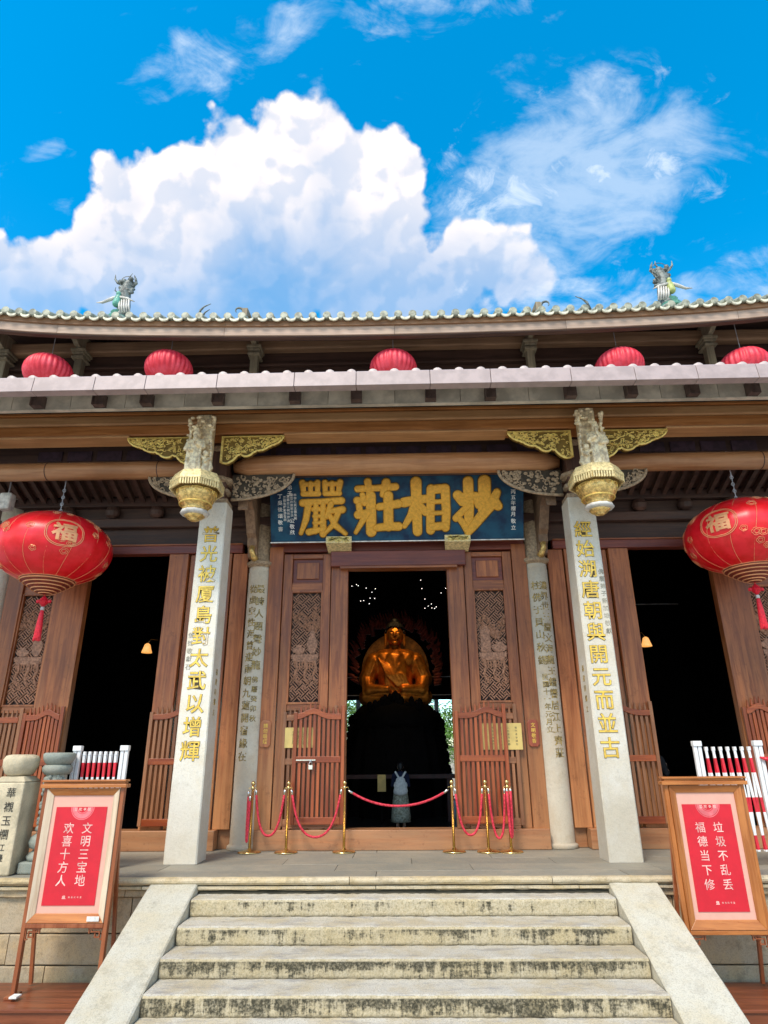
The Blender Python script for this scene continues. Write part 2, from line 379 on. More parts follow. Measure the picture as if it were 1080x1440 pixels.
M_LEAF = plain('leaf', (.13, .30, .045), .6, var=.5, scale=3, c2=(.20, .42, .07))
M_LEAF2 = plain('leaf_light', (.22, .45, .08), .6, var=.4, scale=3)
M_TEAL = plain('teal_porcelain', (.12, .36, .28), .4, var=.3)
M_PORC = plain('grey_porcelain', (.14, .16, .15), .5, var=.6, scale=14)
M_PORW = plain('pale_porcelain', (.60, .58, .54), .45, var=.2)
M_PORY = plain('yellow_porcelain', (.45, .50, .18), .45, var=.2)
M_CREAMW = plain('cream_plaster', (.62, .60, .55), .8)

# ------------------------------------------------------------------ object helpers
def props(o, label=None, cat=None, group=None, kind=None):
    if label: o['label'] = label
    if cat: o['category'] = cat
    if group: o['group'] = group
    if kind: o['kind'] = kind
    return o
def parent_to(o, p):
    if p is None: return
    o.parent = p
    if p.type == 'EMPTY': o.matrix_parent_inverse = Matrix.Translation(-Vector(p.location))
    elif p.get('_own'): o.matrix_parent_inverse = p.matrix_basis.inverted()
def thing(name, label, cat, loc=(0, 0, 0), group=None):
    o = bpy.data.objects.new(name, None); o.empty_display_size = .1
    o.location = loc; COL.objects.link(o)
    return props(o, label, cat, group)
def put(name, mesh, parent=None, loc=(0, 0, 0), rot=None, scale=None):
    o = bpy.data.objects.new(name, mesh); COL.objects.link(o)
    o.location = loc
    if rot: o.rotation_euler = rot
    if scale: o.scale = scale
    parent_to(o, parent)
    return o
class MB:
    def __init__(s): s.v = []; s.f = []; s.m = []
    def add(s, vs, fs, mi=0):
        b = len(s.v); s.v += [tuple(q) for q in vs]
        for f in fs: s.f.append([b+i for i in f]); s.m.append(mi)
        return s
    def box(s, x0, x1, y0, y1, z0, z1, mi=0):
        v = [(x, y, z) for x in (x0, x1) for y in (y0, y1) for z in (z0, z1)]
        return s.add(v, [(0, 1, 3, 2), (4, 6, 7, 5), (0, 4, 5, 1), (2, 3, 7, 6), (0, 2, 6, 4), (1, 5, 7, 3)], mi)
    def hexa(s, v8, mi=0):
        return s.add(v8, [(0, 1, 3, 2), (4, 6, 7, 5), (0, 4, 5, 1), (2, 3, 7, 6), (0, 2, 6, 4), (1, 5, 7, 3)], mi)
    def bar(s, p0, p1, w, d, up=(0, 0, 1), mi=0):
        """rectangular bar from p0 to p1; w across, d along 'up'"""
        p0, p1 = Vector(p0), Vector(p1); t = (p1-p0).normalized(); u = Vector(up)
        a = t.cross(u)
        if a.length < 1e-4: a = t.cross(Vector((1, 0, 0)))
        a.normalize(); u = a.cross(t).normalized()
        v = []
        for p in (p0, p1):
            for i in (-1, 1):
                for j in (-1, 1): v.append(p + a*i*w/2 + u*j*d/2)
        return s.hexa(v, mi)
    def tube(s, pts, r, n=8, mi=0, cap=True, closed=False):
        pts = [Vector(p) for p in pts]; N = len(pts)
        rs = r if isinstance(r, (list, tuple)) else [r]*N
        b = len(s.v); nrm = None
        for i, p in enumerate(pts):
            t = (pts[(i+1) % N if closed else min(i+1, N-1)] - pts[(i-1) % N if closed else max(i-1, 0)])
            if t.length < 1e-7: t = Vector((0, 0, 1))
            t.normalize()
            if nrm is None:
                nrm = t.cross(Vector((0, 0, 1)))
                if nrm.length < 1e-3: nrm = t.cross(Vector((1, 0, 0)))
            nrm = (nrm - t*nrm.dot(t)).normalized(); bn = t.cross(nrm)
            for k in range(n):
                a = 2*PI*k/n
                s.v.append(tuple(p + (nrm*math.cos(a) + bn*math.sin(a))*rs[i]))
        for i in range(N if closed else N-1):
            j = (i+1) % N
            for k in range(n):
                s.f.append([b+i*n+k, b+i*n+(k+1) % n, b+j*n+(k+1) % n, b+j*n+k]); s.m.append(mi)
        if cap and not closed:
            s.f.append([b+k for k in range(n)][::-1]); s.m.append(mi)
            s.f.append([b+(N-1)*n+k for k in range(n)]); s.m.append(mi)
        return s
    def lathe(s, prof, c=(0, 0, 0), n=24, mi=0, ph=0.0, mis=None, lobes=0, lobe=0.0, arc=None):
        b = len(s.v); c = Vector(c)
        for r, z in prof:
            for k in range(n):
                a = 2*PI*k/n + ph
                rr = r*(1 + (lobe*abs(math.sin(a*lobes/2)) if lobes else 0))
                s.v.append((c.x+rr*math.cos(a), c.y+rr*math.sin(a), c.z+z))
        for i in range(len(prof)-1):
            for k in range(n):
                s.f.append([b+i*n+k, b+i*n+(k+1) % n, b+(i+1)*n+(k+1) % n, b+(i+1)*n+k]); s.m.append(mis[i] if mis else mi)
        if prof[0][0] > 1e-4: s.f.append([b+k for k in range(n)][::-1]); s.m.append(mis[0] if mis else mi)
        if prof[-1][0] > 1e-4: s.f.append([b+(len(prof)-1)*n+k for k in range(n)]); s.m.append(mis[-1] if mis else mi)
        return s
    def prism(s, poly, plane, lo, hi, mi=0):
        n = len(poly)
        def P(a, b, c): return {'xz': (a, c, b), 'yz': (c, a, b), 'xy': (a, b, c)}[plane]
        v = [P(a, b, lo) for a, b in poly] + [P(a, b, hi) for a, b in poly]
        f = [list(range(n)), list(range(2*n-1, n-1, -1))] + [[i, i+n, (i+1) % n+n, (i+1) % n] for i in range(n)]
        return s.add(v, f, mi)
    def mesh(s, name, mats, smooth=False, recalc=True):
        me = bpy.data.meshes.new(name); me.from_pydata(s.v, [], s.f)
        if not isinstance(mats, (list, tuple)): mats = [mats]
        for m in mats: me.materials.append(m)
        me.polygons.foreach_set('material_index', s.m)
        if recalc:
            bm = bmesh.new(); bm.from_mesh(me); bmesh.ops.recalc_face_normals(bm, faces=bm.faces); bm.to_mesh(me); bm.free()
        if smooth: me.polygons.foreach_set('use_smooth', [True]*len(me.polygons))
        return me
    def build(s, name, mats, parent=None, bevel=0, smooth=False, label=None, cat=None, group=None, kind=None, seg=2):
        o = put(name, s.mesh(name, mats, smooth), parent)
        if bevel: bev(o, bevel, seg)
        return props(o, label, cat, group, kind)
def bev(o, w, seg=2):
    md = o.modifiers.new('bevel', 'BEVEL'); md.width = w; md.segments = seg; md.limit_method = 'ANGLE'; md.angle_limit = R(35)
    return o
def rough_beam(name, mat, parent, x0, x1, prof, nseg=40, jit=.004, **kw):
    """cross-section prof [(y,z)...] lofted along x with small unevenness of its edges"""
    m = MB(); n = len(prof)
    for i in range(nseg+1):
        x = x0 + (x1-x0)*i/nseg
        for (y, z) in prof:
            j = jit if 0 < i < nseg else jit*.4
            m.v.append((x, y+random.uniform(-j, j), z+random.uniform(-j, j)))
    for i in range(nseg):
        for k in range(n):
            m.f.append([i*n+k, i*n+(k+1) % n, (i+1)*n+(k+1) % n, (i+1)*n+k]); m.m.append(0)
    m.f.append(list(range(n))); m.m.append(0)
    m.f.append([nseg*n+k for k in range(n)][::-1]); m.m.append(0)
    return m.build(name, mat, parent, **kw)
def round_rect(y0, y1, z0, z1, r, n=3):
    out = []
    for (cy_, cz_, a0) in ((y0+r, z0+r, 180), (y1-r, z0+r, 270), (y1-r, z1-r, 0), (y0+r, z1-r, 90)):
        for i in range(n+1):
            a = R(a0 + 90*i/n); out.append((cy_+r*math.cos(a), cz_+r*math.sin(a)))
    return out
# organic shapes: overlapping ellipsoids / tapered capsules fused by a voxel remesh
def _ico():
    bm = bmesh.new(); bmesh.ops.create_icosphere(bm, subdivisions=2, radius=1)
    v = [x.co.copy() for x in bm.verts]; f = [[q.index for q in x.verts] for x in bm.faces]; bm.free()
    return v, f
ICOV, ICOF = _ico()
def fuse(name, prims, voxel, mat, parent=None, smooth_it=2, **kw):
    m = MB()
    for p in prims:
        if p[0] == 'e':
            _, c, rad = p[:3]; c = Vector(c)
            rot = p[3] if len(p) > 3 else None
            vs = []
            for v in ICOV:
                w = Vector((v.x*rad[0], v.y*rad[1], v.z*rad[2]))
                if rot is not None: w = rot @ w
                vs.append(c+w)
            m.add(vs, ICOF)
        else:
            _, pts, rs = p
            m.tube(pts, rs, 10)
            for q_, r_ in ((pts[0], rs[0]), (pts[-1], rs[-1])):
                m.add([Vector(q_)+v*r_ for v in ICOV], ICOF)
            for q_, r_ in zip(pts[1:-1], rs[1:-1]): m.add([Vector(q_)+v*r_*1.0 for v in ICOV], ICOF)
    o = m.build(name, mat, parent, **kw)
    md = o.modifiers.new('remesh', 'REMESH'); md.mode = 'VOXEL'; md.voxel_size = voxel; md.use_smooth_shade = True
    if smooth_it:
        sm = o.modifiers.new('smooth', 'SMOOTH'); sm.iterations = smooth_it; sm.factor = .5
    return o
# glyphs
_G = {}
def glyph(ch, off=.0, ext=.02):
    k = (ch, off, ext)
    if k not in _G:
        c = bpy.data.curves.new('glyph', 'FONT'); c.body = ch; c.size = 1; c.offset = off; c.extrude = ext; c.resolution_u = 2
        o = bpy.data.objects.new('glyph', c); COL.objects.link(o)
        bpy.context.view_layer.update()
        me = bpy.data.meshes.new_from_object(o.evaluated_get(bpy.context.evaluated_depsgraph_get()))
        _G[k] = ([v.co.copy() for v in me.vertices], [list(p.vertices) for p in me.polygons])
        bpy.data.objects.remove(o); bpy.data.curves.remove(c); bpy.data.meshes.remove(me)
    return _G[k]
def put_glyph(mb, ch, fn, size, off=0., depth=.01, mi=0):
    """fn maps (a right, b up, d outwards) to the world; glyph centred on (0,0)"""
    v, f = glyph(ch, off, .02)
    mb.add([fn((p.x-.49)*size, (p.y-.36)*size, (p.z+.02)/.04*depth) for p in v], f, mi)

# ------------------------------------------------------------------ ground, terrace, stairs
GZ = -1.19
g = MB(); g.box(-400, 400, -400, 400, GZ-.3, GZ)
g.build('courtyard_ground', M_GROUND, kind='structure')

terr = thing('stone_terrace', 'granite terrace with rounded coping on which the temple stands', 'terrace', (0, .3, GZ))
mb = MB(); mb.box(-11.9, 11.9, .10, 15.9, GZ, -.075); mb.build('core', M_JOINT, terr)
# paving slabs
rows = [(0.02, .42), (.425, .92), (.925, 1.45), (1.455, 2.0), (2.005, 2.9)]
for ri, (y0, y1) in enumerate(rows):
    x = -9.0 + (.7 if ri % 2 else 0)
    while x < 9:
        w = random.uniform(1.5, 2.3) if ri else 2.9
        MB().box(x+.003, x+w-.003, y0, y1, -.074, random.uniform(-.003, .0)).build('paving_slab', M_FLOOR, terr, bevel=.004)
        x += w
# coping: bull-nosed front edge in long stones, and a thin fillet under it
cx0 = [-9, -6.9, -5.2, -2.335]
cx1 = [-6.9, -5.2, -3.42, 0.35]
segs = [(-9, -6.9), (-6.9, -5.15), (-5.15, -3.28), (-3.28, -.6), (-.6, 1.7), (1.7, 3.05), (3.05, 5.0), (5.0, 7.0), (7.0, 9)]
nose = [(.02, -.085), (-.035, -.075), (-.06, -.05), (-.062, -.03), (-.045, -.008), (-.01, -.001), (.016, -.001)]
for a, b_ in segs:
    rough_beam('coping_stone', M_COPE, terr, a+.004, b_-.004, nose, 24, .0025, smooth=False)
    rough_beam('fillet_stone', M_COPE, terr, a+.3+.004, b_+.3-.004, round_rect(-.03, .09, -.125, -.089, .01), 16, .002)
    rough_beam('fillet_stone', M_WALLST, terr, a+.1+.004, b_+.1-.004, round_rect(.01, .09, -.20, -.129, .012), 16, .003)
# wall blocks
courses = [(-.205, -.565), (-.57, -.87), (-.875, GZ+.0)]
for ci, (z1, z0) in enumerate(courses):
    joints = [[-9, -7.6, -6.0, -4.9, -3.1, -1.5, 0.2, 1.6, 3.05, 4.6, 6.2, 7.8, 9],
              [-9, -7.2, -5.8, -4.46, -2.7, -1, .8, 2.6, 4.3, 5.8, 7.4, 9],
              [-9, -7.9, -6.4, -4.0, -2.4, -.8, 1, 2.5, 3.9, 5.5, 7, 9]][ci]
    for a, b_ in zip(joints, joints[1:]):
        dy = random.uniform(0, .008)
        rough_beam('wall_block', M_WALLST, terr, a+.006, b_-.006, round_rect(.05+dy, .12, z0+.004, z1-.004, .012), 14, .003)

stair = thing('stone_staircase', 'flight of worn granite steps between two sloping cheek stones', 'staircase', (0, -1.5, GZ))
for k in range(7):
    yn = -.3 - .419*k; zt = -.17*(k+1)
    prof = [(yn+.45, zt-.168), (yn+.006, zt-.168), (yn, zt-.155), (yn, zt-.09), (yn, zt-.028), (yn+.008, zt-.008), (yn+.03, zt), (yn+.2, zt+.001), (yn+.45, zt+.002)]
    if zt-.168 < GZ+.01: continue
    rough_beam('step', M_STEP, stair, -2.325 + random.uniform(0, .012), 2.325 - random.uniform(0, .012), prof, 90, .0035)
mb = MB(); mb.prism([(.04, -.10), (-.15, -.34), (-2.2, -1.25), (-2.4, GZ-.02), (.04, GZ-.02)], 'yz', -2.33, 2.33); mb.build('stair_core', M_JOINT, stair)
for s_ in (-1, 1):
    m = MB(); N = 26
    for i in range(N+1):
        y = -.004 - 2.7*i/N; zt = -.046 - .4285*(2.7*i/N)
        j = lambda: random.uniform(-.0025, .0025)
        xi, xo = s_*2.337, s_*2.882
        r_ = .014*s_
        m.v += [(xi+j(), y, GZ-.05), (xi+j(), y, zt-.014+j()), (xi+r_+j(), y, zt+j()), (xo-r_+j(), y, zt+j()), (xo+j(), y, zt-.014+j()), (xo+j(), y, GZ-.05)]
    for i in range(N):
        for k in range(6): m.f.append([i*6+k, i*6+(k+1) % 6, (i+1)*6+(k+1) % 6, (i+1)*6+k]); m.m.append(0)
    m.f.append([0, 1, 2, 3, 4, 5]); m.m.append(0); m.f.append([N*6+k for k in range(6)]); m.m.append(0)
    m.build('cheek_stone', M_CHEEK, stair)

# ------------------------------------------------------------------ the temple
T = thing('temple_hall', 'brown wooden temple hall with tiled double eaves and inscribed stone pillars', 'temple', (0, 2, 0))
# hall shell
WY = 2.36        # plane of the door wall
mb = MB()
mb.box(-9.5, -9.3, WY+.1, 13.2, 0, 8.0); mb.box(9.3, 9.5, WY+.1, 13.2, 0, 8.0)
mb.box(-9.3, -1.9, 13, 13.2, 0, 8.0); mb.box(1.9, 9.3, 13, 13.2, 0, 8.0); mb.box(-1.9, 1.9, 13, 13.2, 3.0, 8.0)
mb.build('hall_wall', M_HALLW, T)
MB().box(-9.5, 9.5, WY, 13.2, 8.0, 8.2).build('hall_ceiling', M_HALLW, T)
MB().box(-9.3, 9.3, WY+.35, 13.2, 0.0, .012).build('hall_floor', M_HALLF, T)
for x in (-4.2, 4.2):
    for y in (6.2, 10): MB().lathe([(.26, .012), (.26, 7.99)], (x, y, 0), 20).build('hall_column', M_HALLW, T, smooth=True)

# thresholds
for a, b_ in ((-2.19, 2.19), (-6.75, -2.78), (2.78, 6.75)):
    MB().box(a, b_, 2.17, 2.52, .001, .272).build('threshold', M_WOODX, T, bevel=.008)
# door wall: all pieces are listed for the right half and mirrored
def both(name, mat, x0, x1, y0, y1, z0, z1, bevel=.006):
    for s_ in (-1, 1):
        a, b_ = sorted((s_*x0, s_*x1))
        MB().box(a, b_, y0, y1, z0, z1).build(name, mat, T, bevel=bevel)
both('door_post', M_WOODZ, .845, 1.135, 2.30, 2.44, .272, 4.62)
both('door_stile', M_WOODZ, 1.15, 1.285, 2.335, 2.44, .272, 4.60)
both('door_stile', M_WOODZ, 1.815, 1.965, 2.335, 2.44, .272, 4.60)
both('door_post', M_WOODZ, 1.975, 2.215, 2.29, 2.46, .001, 4.72)
both('door_rail', M_WOODX, 1.287, 1.813, 2.345, 2.44, 3.935, 4.09)
both('door_rail', M_WOODX, 1.287, 1.813, 2.345, 2.44, 4.52, 4.60)
both('door_rail', M_WOODX, 1.287, 1.813, 2.345, 2.44, 1.98, 2.09)
both('door_board', M_WOODZ, 1.36, 1.74, 2.365, 2.43, 4.16, 4.45)
both('door_board', M_LINTEL, 1.287, 1.813, 2.40, 2.44, 4.09, 4.52)
both('door_board', M_WOODZ, 1.287, 1.813, 2.385, 2.44, .272, 1.98)
# header over the whole wall
for a, b_ in ((-2.2, 2.2), (-6.75, -2.7), (2.7, 6.75)):
    MB().box(a, b_, 2.30, 2.47, 4.63, 4.80).build('header_beam', M_LINTEL, T, bevel=.01)
    MB().box(a, b_, 2.27, 2.297, 4.775, 4.80).build('header_moulding', M_WOODX, T, bevel=.004)
MB().box(-9.3, 9.3, 2.40, 2.48, 4.81, 7.99).build('upper_wall_board', M_DARKW, T)
for z in (5.12, 5.52, 5.86):
    MB().box(-7.2, 7.2, 2.26, 2.396, z, z+.17).build('wall_beam', M_DARKW, T, bevel=.02)
for x in (3.5, 4.3, 5.1, 5.9):
    for s_ in (-1, 1):
        MB().lathe([(.05, 5.30), (.11, 5.34), (.13, 5.42), (.10, 5.50)], (s_*x, 2.3, 0), 12).build('beam_block', M_DARKW, T)
# lintel box over the centre door with two gilded door studs
MB().box(-1.14, 1.17, 2.19, 2.296, 4.33, 4.60).build('lintel', M_LINTEL, T, bevel=.012)
MB().box(-.98, 1.02, 2.175, 2.40, 4.285, 4.328).build('lintel_strip', M_WOODX, T, bevel=.006)
for x in (-.99, 1.03):
    st = MB(); st.hexa([(x-.22, 1.98, 4.68), (x-.22, 1.98, 4.80), (x-.20, 2.26, 4.58), (x-.20, 2.26, 4.80),
                        (x+.22, 1.98, 4.68), (x+.22, 1.98, 4.80), (x+.20, 2.26, 4.58), (x+.20, 2.26, 4.80)])
    so = st.build('door_stud', M_CREAM, T, bevel=.006)
    rl = MB()
    for i in range(60):
        a, b_ = x+random.uniform(-.17, .17), random.uniform(4.70, 4.77)
        rl.tube([(a+.025*math.cos(t), 1.972, b_+.018*math.sin(t)) for t in (0, 1.3, 2.6, 3.9)], .009, 5)
    rl.build('stud_carving', M_GOLD, so)
# carved lattice door panels
def lattice(x0, x1, y, z0, z1, cell=.075, w=.015):
    m = MB(); c = math.sqrt(.5)
    n = int(2.2/cell)
    mx, mz = (x0+x1)/2, (z0+z1)/2
    for i in range(-n, n):
        for j in range(-n, n):
            u0, v0 = i*cell, j*cell
            ctr = ((u0+cell/2 - v0-cell/2)*c + mx, (u0+cell/2 + v0+cell/2)*c + mz)
            if not (x0+.012 < ctr[0] < x1-.012 and z0+.012 < ctr[1] < z1-.012): continue
            dirn = (i//1 + 2*(j//1)) % 4 < 2
            for k in range(2):
                o = (k+.5)*cell/2
                if dirn: p, q_ = (u0-.1*cell, v0+o), (u0+cell*1.1, v0+o)
                else: p, q_ = (u0+o, v0-.1*cell), (u0+o, v0+cell*1.1)
                P = [((a-b_)*c+mx, (a+b_)*c+mz) for a, b_ in (p, q_)]
                P = [(min(max(a, x0), x1), min(max(b_, z0), z1)) for a, b_ in P]
                m.bar((P[0][0], y, P[0][1]), (P[1][0], y, P[1][1]), .02, w, up=(c, 0, c) if not dirn else (-c, 0, c))
    return m
def curl(cx_, cz_, r, turns=1.3, ph=0, n=9):
    return [(cx_ + r*(1-.75*i/(n-1))*math.cos(ph+turns*2*PI*i/(n-1)), cz_ + r*(1-.75*i/(n-1))*math.sin(ph+turns*2*PI*i/(n-1))) for i in range(n)]
def carved_panel(x0, x1, z0, z1, yf, seed, flip):
    rnd = random.Random(seed)
    pn = MB().box(x0, x1, yf+.055, yf+.08, z0, z1).build('carved_panel', M_CARVE_D, T)
    fr = MB()
    fr.box(x0-.012, x0+.022, yf-.015, yf+.05, z0-.012, z1+.012); fr.box(x1-.022, x1+.012, yf-.015, yf+.05, z0-.012, z1+.012)
    fr.box(x0+.022, x1-.022, yf-.013, yf+.05, z0-.012, z0+.022); fr.box(x0+.022, x1-.022, yf-.013, yf+.05, z1-.022, z1+.012)
    fr.build('panel_frame', M_WOODZ, pn, bevel=.005)
    lt = lattice(x0+.022, x1-.022, yf+.035, z0+.022, z1-.022).build('lattice', M_CARVE, pn, kind='stuff')
    X = lambda t: x0+(x1-x0)*(1-t if flip else t)
    Z = lambda t: z0+(z1-z0)*t
    yy = yf+.012
    rel = MB()
    # table top with legs and a hanging cloth, a vase, a bowl of fruit, blossom branches, scroll work
    def rb(a, b_, c_, d_, y0=None): 
        xx = sorted((X(a), X(b_))); rel.box(xx[0], xx[1], (y0 or yy), yf+.045, Z(c_), Z(d_))
    rb(.08, .92, .385, .425); rb(.14, .86, .36, .385, yy+.006)
    for a in (.22, .52, .80):
        pts = [(X(a), yy+.014, Z(.37)), (X(a+.05), yy+.014, Z(.30)), (X(a-.03), yy+.014, Z(.24)), (X(a+.06), yy+.014, Z(.18)), (X(a+.12), yy+.014, Z(.165))]
        rel.tube(pts, [.03, .026, .02, .018, .012], 6)
    for i in range(9):
        a = .18+.08*i
        rel.tube([(X(a), yy+.008, Z(.36)), (X(a+.01), yy+.008, Z(.31-.03*abs(math.sin(i*1.3))))], [.014, .008], 5)
    def vase(cx_, zb, h, w):
        prof = [(.35, 0), (.55, .08), (.9, .3), (1, .45), (.85, .62), (.5, .75), (.4, .85), (.6, 1)]
        poly = [(cx_+w*r/2, zb+h*t) for r, t in prof] + [(cx_-w*r/2, zb+h*t) for r, t in reversed(prof)]
        rel.prism(poly, 'xz', yy, yf+.045)
    W_ = x1-x0; H_ = z1-z0
    if seed % 2:
        vase(X(.72), Z(.43), H_*.20, W_*.34); vase(X(.30), Z(.43), H_*.08, W_*.40)
    else:
        xx = X(.30); rel.box(xx-W_*.15, xx+W_*.15, yy, yf+.045, Z(.43), Z(.66)); 
        for q_ in range(5): rel.box(xx-W_*.13, xx+W_*.13, yy-.006, yy+.001, Z(.45+.04*q_), Z(.462+.04*q_))
        vase(X(.72), Z(.43), H_*.09, W_*.5)
    # blossom branches
    for i in range(7):
        a0 = .72 if seed % 2 else .72
        p = [(X(a0), Z(.55 if seed % 2 == 0 else .62))]
        ang = rnd.uniform(50, 140)
        for k in range(5):
            ang += rnd.uniform(-25, 25)
            p.append((p[-1][0]+.085*math.cos(R(ang)), p[-1][1]+.085*math.sin(R(ang))))
        p = [(min(max(a, x0+.03), x1-.03), min(b_, z1-.05)) for a, b_ in p]
        rel.tube([(a, yy+.012, b_) for a, b_ in p], [.013, .011, .010, .008, .007, .005], 5)
        for a, b_ in p[1:]:
            for q_ in range(2):
                ca, cb = a+rnd.uniform(-.035, .035), b_+rnd.uniform(-.03, .03)
                ca = min(max(ca, x0+.03), x1-.03)
                for t in range(5):
                    rel.add([Vector((ca+.014*math.cos(t*1.257), yy+.006, cb+.014*math.sin(t*1.257)))+Vector((v.x*.011, v.y*.012, v.z*.011)) for v in ICOV], ICOF)
    for i in range(12):
        cx_, cz_ = X(rnd.uniform(.12, .88)), Z(rnd.choice([rnd.uniform(.13, .24), rnd.uniform(.13, .24), rnd.uniform(.45, .95)]))
        rel.tube([(a, yy+.014, b_) for a, b_ in curl(cx_, cz_, rnd.uniform(.03, .045), 1.2, rnd.uniform(0, 6))], .0075, 5)
    rel.build('relief', M_CARVE, pn, smooth=False, kind='stuff')
carved_panel(-1.815, -1.285, 2.09, 3.935, 2.345, 1, False)
carved_panel(1.285, 1.815, 2.09, 3.935, 2.345, 2, False)
# the stretch between round column and side bay, then the side bays
both('wall_board', M_WOODZ, 2.60, 2.86, 2.33, 2.44, .272, 4.62)
both('base_board', M_WOODX, 2.20, 2.775, 2.40, 2.52, .001, .272)
both('wall_board', M_WOODZ, 2.225, 2.59, 2.46, 2.52, .274, 4.62)
both('wall_post', M_WOODZ, 2.88, 3.10, 2.30, 2.45, .272, 4.62)
both('wall_board', M_WOODZ, 3.11, 3.62, 2.37, 2.44, .272, 4.62)
both('door_stile', M_WOODZ, 3.64, 3.975, 2.30, 2.44, .272, 4.62)
both('door_stile', M_WOODZ, 5.345, 5.90, 2.30, 2.44, .272, 4.62)
both('door_stile', M_WOODZ, 6.46, 6.75, 2.30, 2.44, .272, 4.62)
both('door_rail', M_WOODX, 5.905, 6.455, 2.345, 2.44, 1.98, 2.09)
both('door_rail', M_WOODX, 5.905, 6.455, 2.345, 2.44, 3.94, 4.09)
both('door_board', M_WOODZ, 5.905, 6.455, 2.385, 2.44, 4.09, 4.62)
both('door_board', M_WOODZ, 5.905, 6.455, 2.385, 2.44, .272, 1.98)
both('end_wall', M_DARKZ, 7.2, 9.3, 2.34, 2.47, .001, 4.80)
carved_panel(-6.455, -5.905, 2.09, 3.94, 2.345, 3, False)
carved_panel(5.905, 6.455, 2.09, 3.94, 2.345, 4, True)
# round columns
def on_cyl(cx_, cy_, r, phi0, zc):
    def fn(a, b_, d):
        ph = phi0 + a/r
        return (cx_ + (r+d)*math.sin(ph), cy_ - (r+d)*math.cos(ph), zc+b_)
    return fn
CT = {-1: ([('最詩人題聲妙龍', .155, -.0, 3.96, 2.69, .28), ('佛曆癸卯秋', .105, -.02, 2.46, 1.86, .28)], [('從虛空性海曾迎南朝九蓮開宿緣在', .15, -.0, 3.96, 1.30, -.34)]),
      1: ([('柱佛于貝山秋錫', .155, 0, 3.96, 2.72, -.30), ('民國十一年元月立', .105, 0, 2.46, 1.66, -.22)], [('濃界世三慶文海龍王鐘響居江上齊莊', .15, 0, 3.96, 1.32, .36)])}
for s_ in (-1, 1):
    cx_, cy_, r = s_*2.385, 2.43, .212
    co = MB().lathe([(.25, 0.001), (.25, .05), (r, .07), (r*.99, 2.2), (r*.955, 4.27), (r*.9, 4.285), (r*.93, 4.30), (r*.93, 4.36)], (cx_, cy_, 0), 40).build('round_column', M_COLUMN, T, smooth=True)
    bev(co, .004, 1)
    for grp in CT[s_]:
        for (txt, size, _, za, zb, phi) in grp:
            for i, ch in enumerate(txt):
                z = za + (zb-za)*i/(len(txt)-1)
                rr = r*(.99 - .035*max(0, z-2.2)/2.07)
                m = MB()
                put_glyph(m, ch, on_cyl(cx_, cy_, rr, phi, z), size, .018, .003, 0)
                put_glyph(m, ch, on_cyl(cx_, cy_, rr, phi, z), size, .006, .0045, 1)
                m.build('character', [M_CHARD, M_CHARO], co)
    MB().lathe([(.19, 4.36), (.25, 4.40), (.25, 4.45), (.2, 4.47), (.17, 4.6), (.17, 6.3)], (cx_, cy_, 0), 24).build('column_capital', M_BRACK, T, smooth=False)
for s_ in (-1, 1):
    MB().lathe([(.25, 0.001), (.25, .05), (.212, .07), (.205, 4.3), (.19, 4.36), (.19, 6.3)], (s_*6.98, 2.43, 0), 32).build('round_column', M_COLUMN, T, smooth=True)
# square pillars with carved and gilded couplets
PT = {-1: '普光被厦島對太武以增輝', 1: '經始溯唐朝與開元而並古'}
for s_ in (-1, 1):
    xa, xb = sorted((s_*2.645, s_*3.085))
    m = MB()
    N = 18
    for i in range(N+1):
        z = .001 + 5.03*i/N; k = .017*i/N; ch = .016
        x0_, x1_, y0_, y1_ = xa+k, xb-k, .925+k, 1.365-k
        j = lambda: random.uniform(-.0015, .0015)
        m.v += [(x0_+ch+j(), y0_+j(), z), (x1_-ch+j(), y0_+j(), z), (x1_+j(), y0_+ch, z), (x1_+j(), y1_-ch, z), (x1_-ch, y1_, z), (x0_+ch, y1_, z), (x0_+j(), y1_-ch, z), (x0_+j(), y0_+ch, z)]
    for i in range(N):
        for k in range(8): m.f.append([i*8+k, i*8+(k+1) % 8, (i+1)*8+(k+1) % 8, (i+1)*8+k]); m.m.append(0)
    m.f.append(list(range(8))); m.m.append(0); m.f.append([N*8+k for k in range(8)]); m.m.append(0)
    pl = m.build('stone_pillar', M_PILLAR, T)
    for i, ch in enumerate(PT[s_]):
        z = 4.50 + (1.37-4.50)*i/10
        yf = .925 + .017*z/5.03 - .0015
        m = MB(); xc = s_*2.865 + (-.005 if s_ < 0 else -.03)
        fn = lambda a, b_, d, z=z, yf=yf, xc=xc: (xc+a, yf-d, z+b_)
        put_glyph(m, ch, fn, .275, .022, .004, 0)
        put_glyph(m, ch, fn, .275, .009, .008, 1)
        m.build('character', [M_CHARD, M_CHARG], pl)
    m = MB()
    small = ('信徒敬獻石', 2.95, 2.5, -.15) if s_ < 0 else ('佛曆弟子新加坡敬獻', 3.83, 2.95, .16)
    for i, ch in enumerate(small[0]):
        z = small[1]+(small[2]-small[1])*i/(len(small[0])-1)
        put_glyph(m, ch, lambda a, b_, d, z=z: (s_*2.865+small[3]+a, .925+.017*z/5-.001-d, z+b_), .085, .0, .003)
    m.build('inscription', plain('faint_inscription', (.30, .28, .22), .8), pl)
    m = MB()
    for i, ch in enumerate('福建同鄉立'):
        z = 2.45-.14*i
        put_glyph(m, ch, lambda a, b_, d, z=z: (s_*2.645 + s_*.017*z/5*1 - s_*d, 1.15 - s_*a, z+b_) , .10, .0, .003)
    m.build('inscription', M_CHARO, pl)
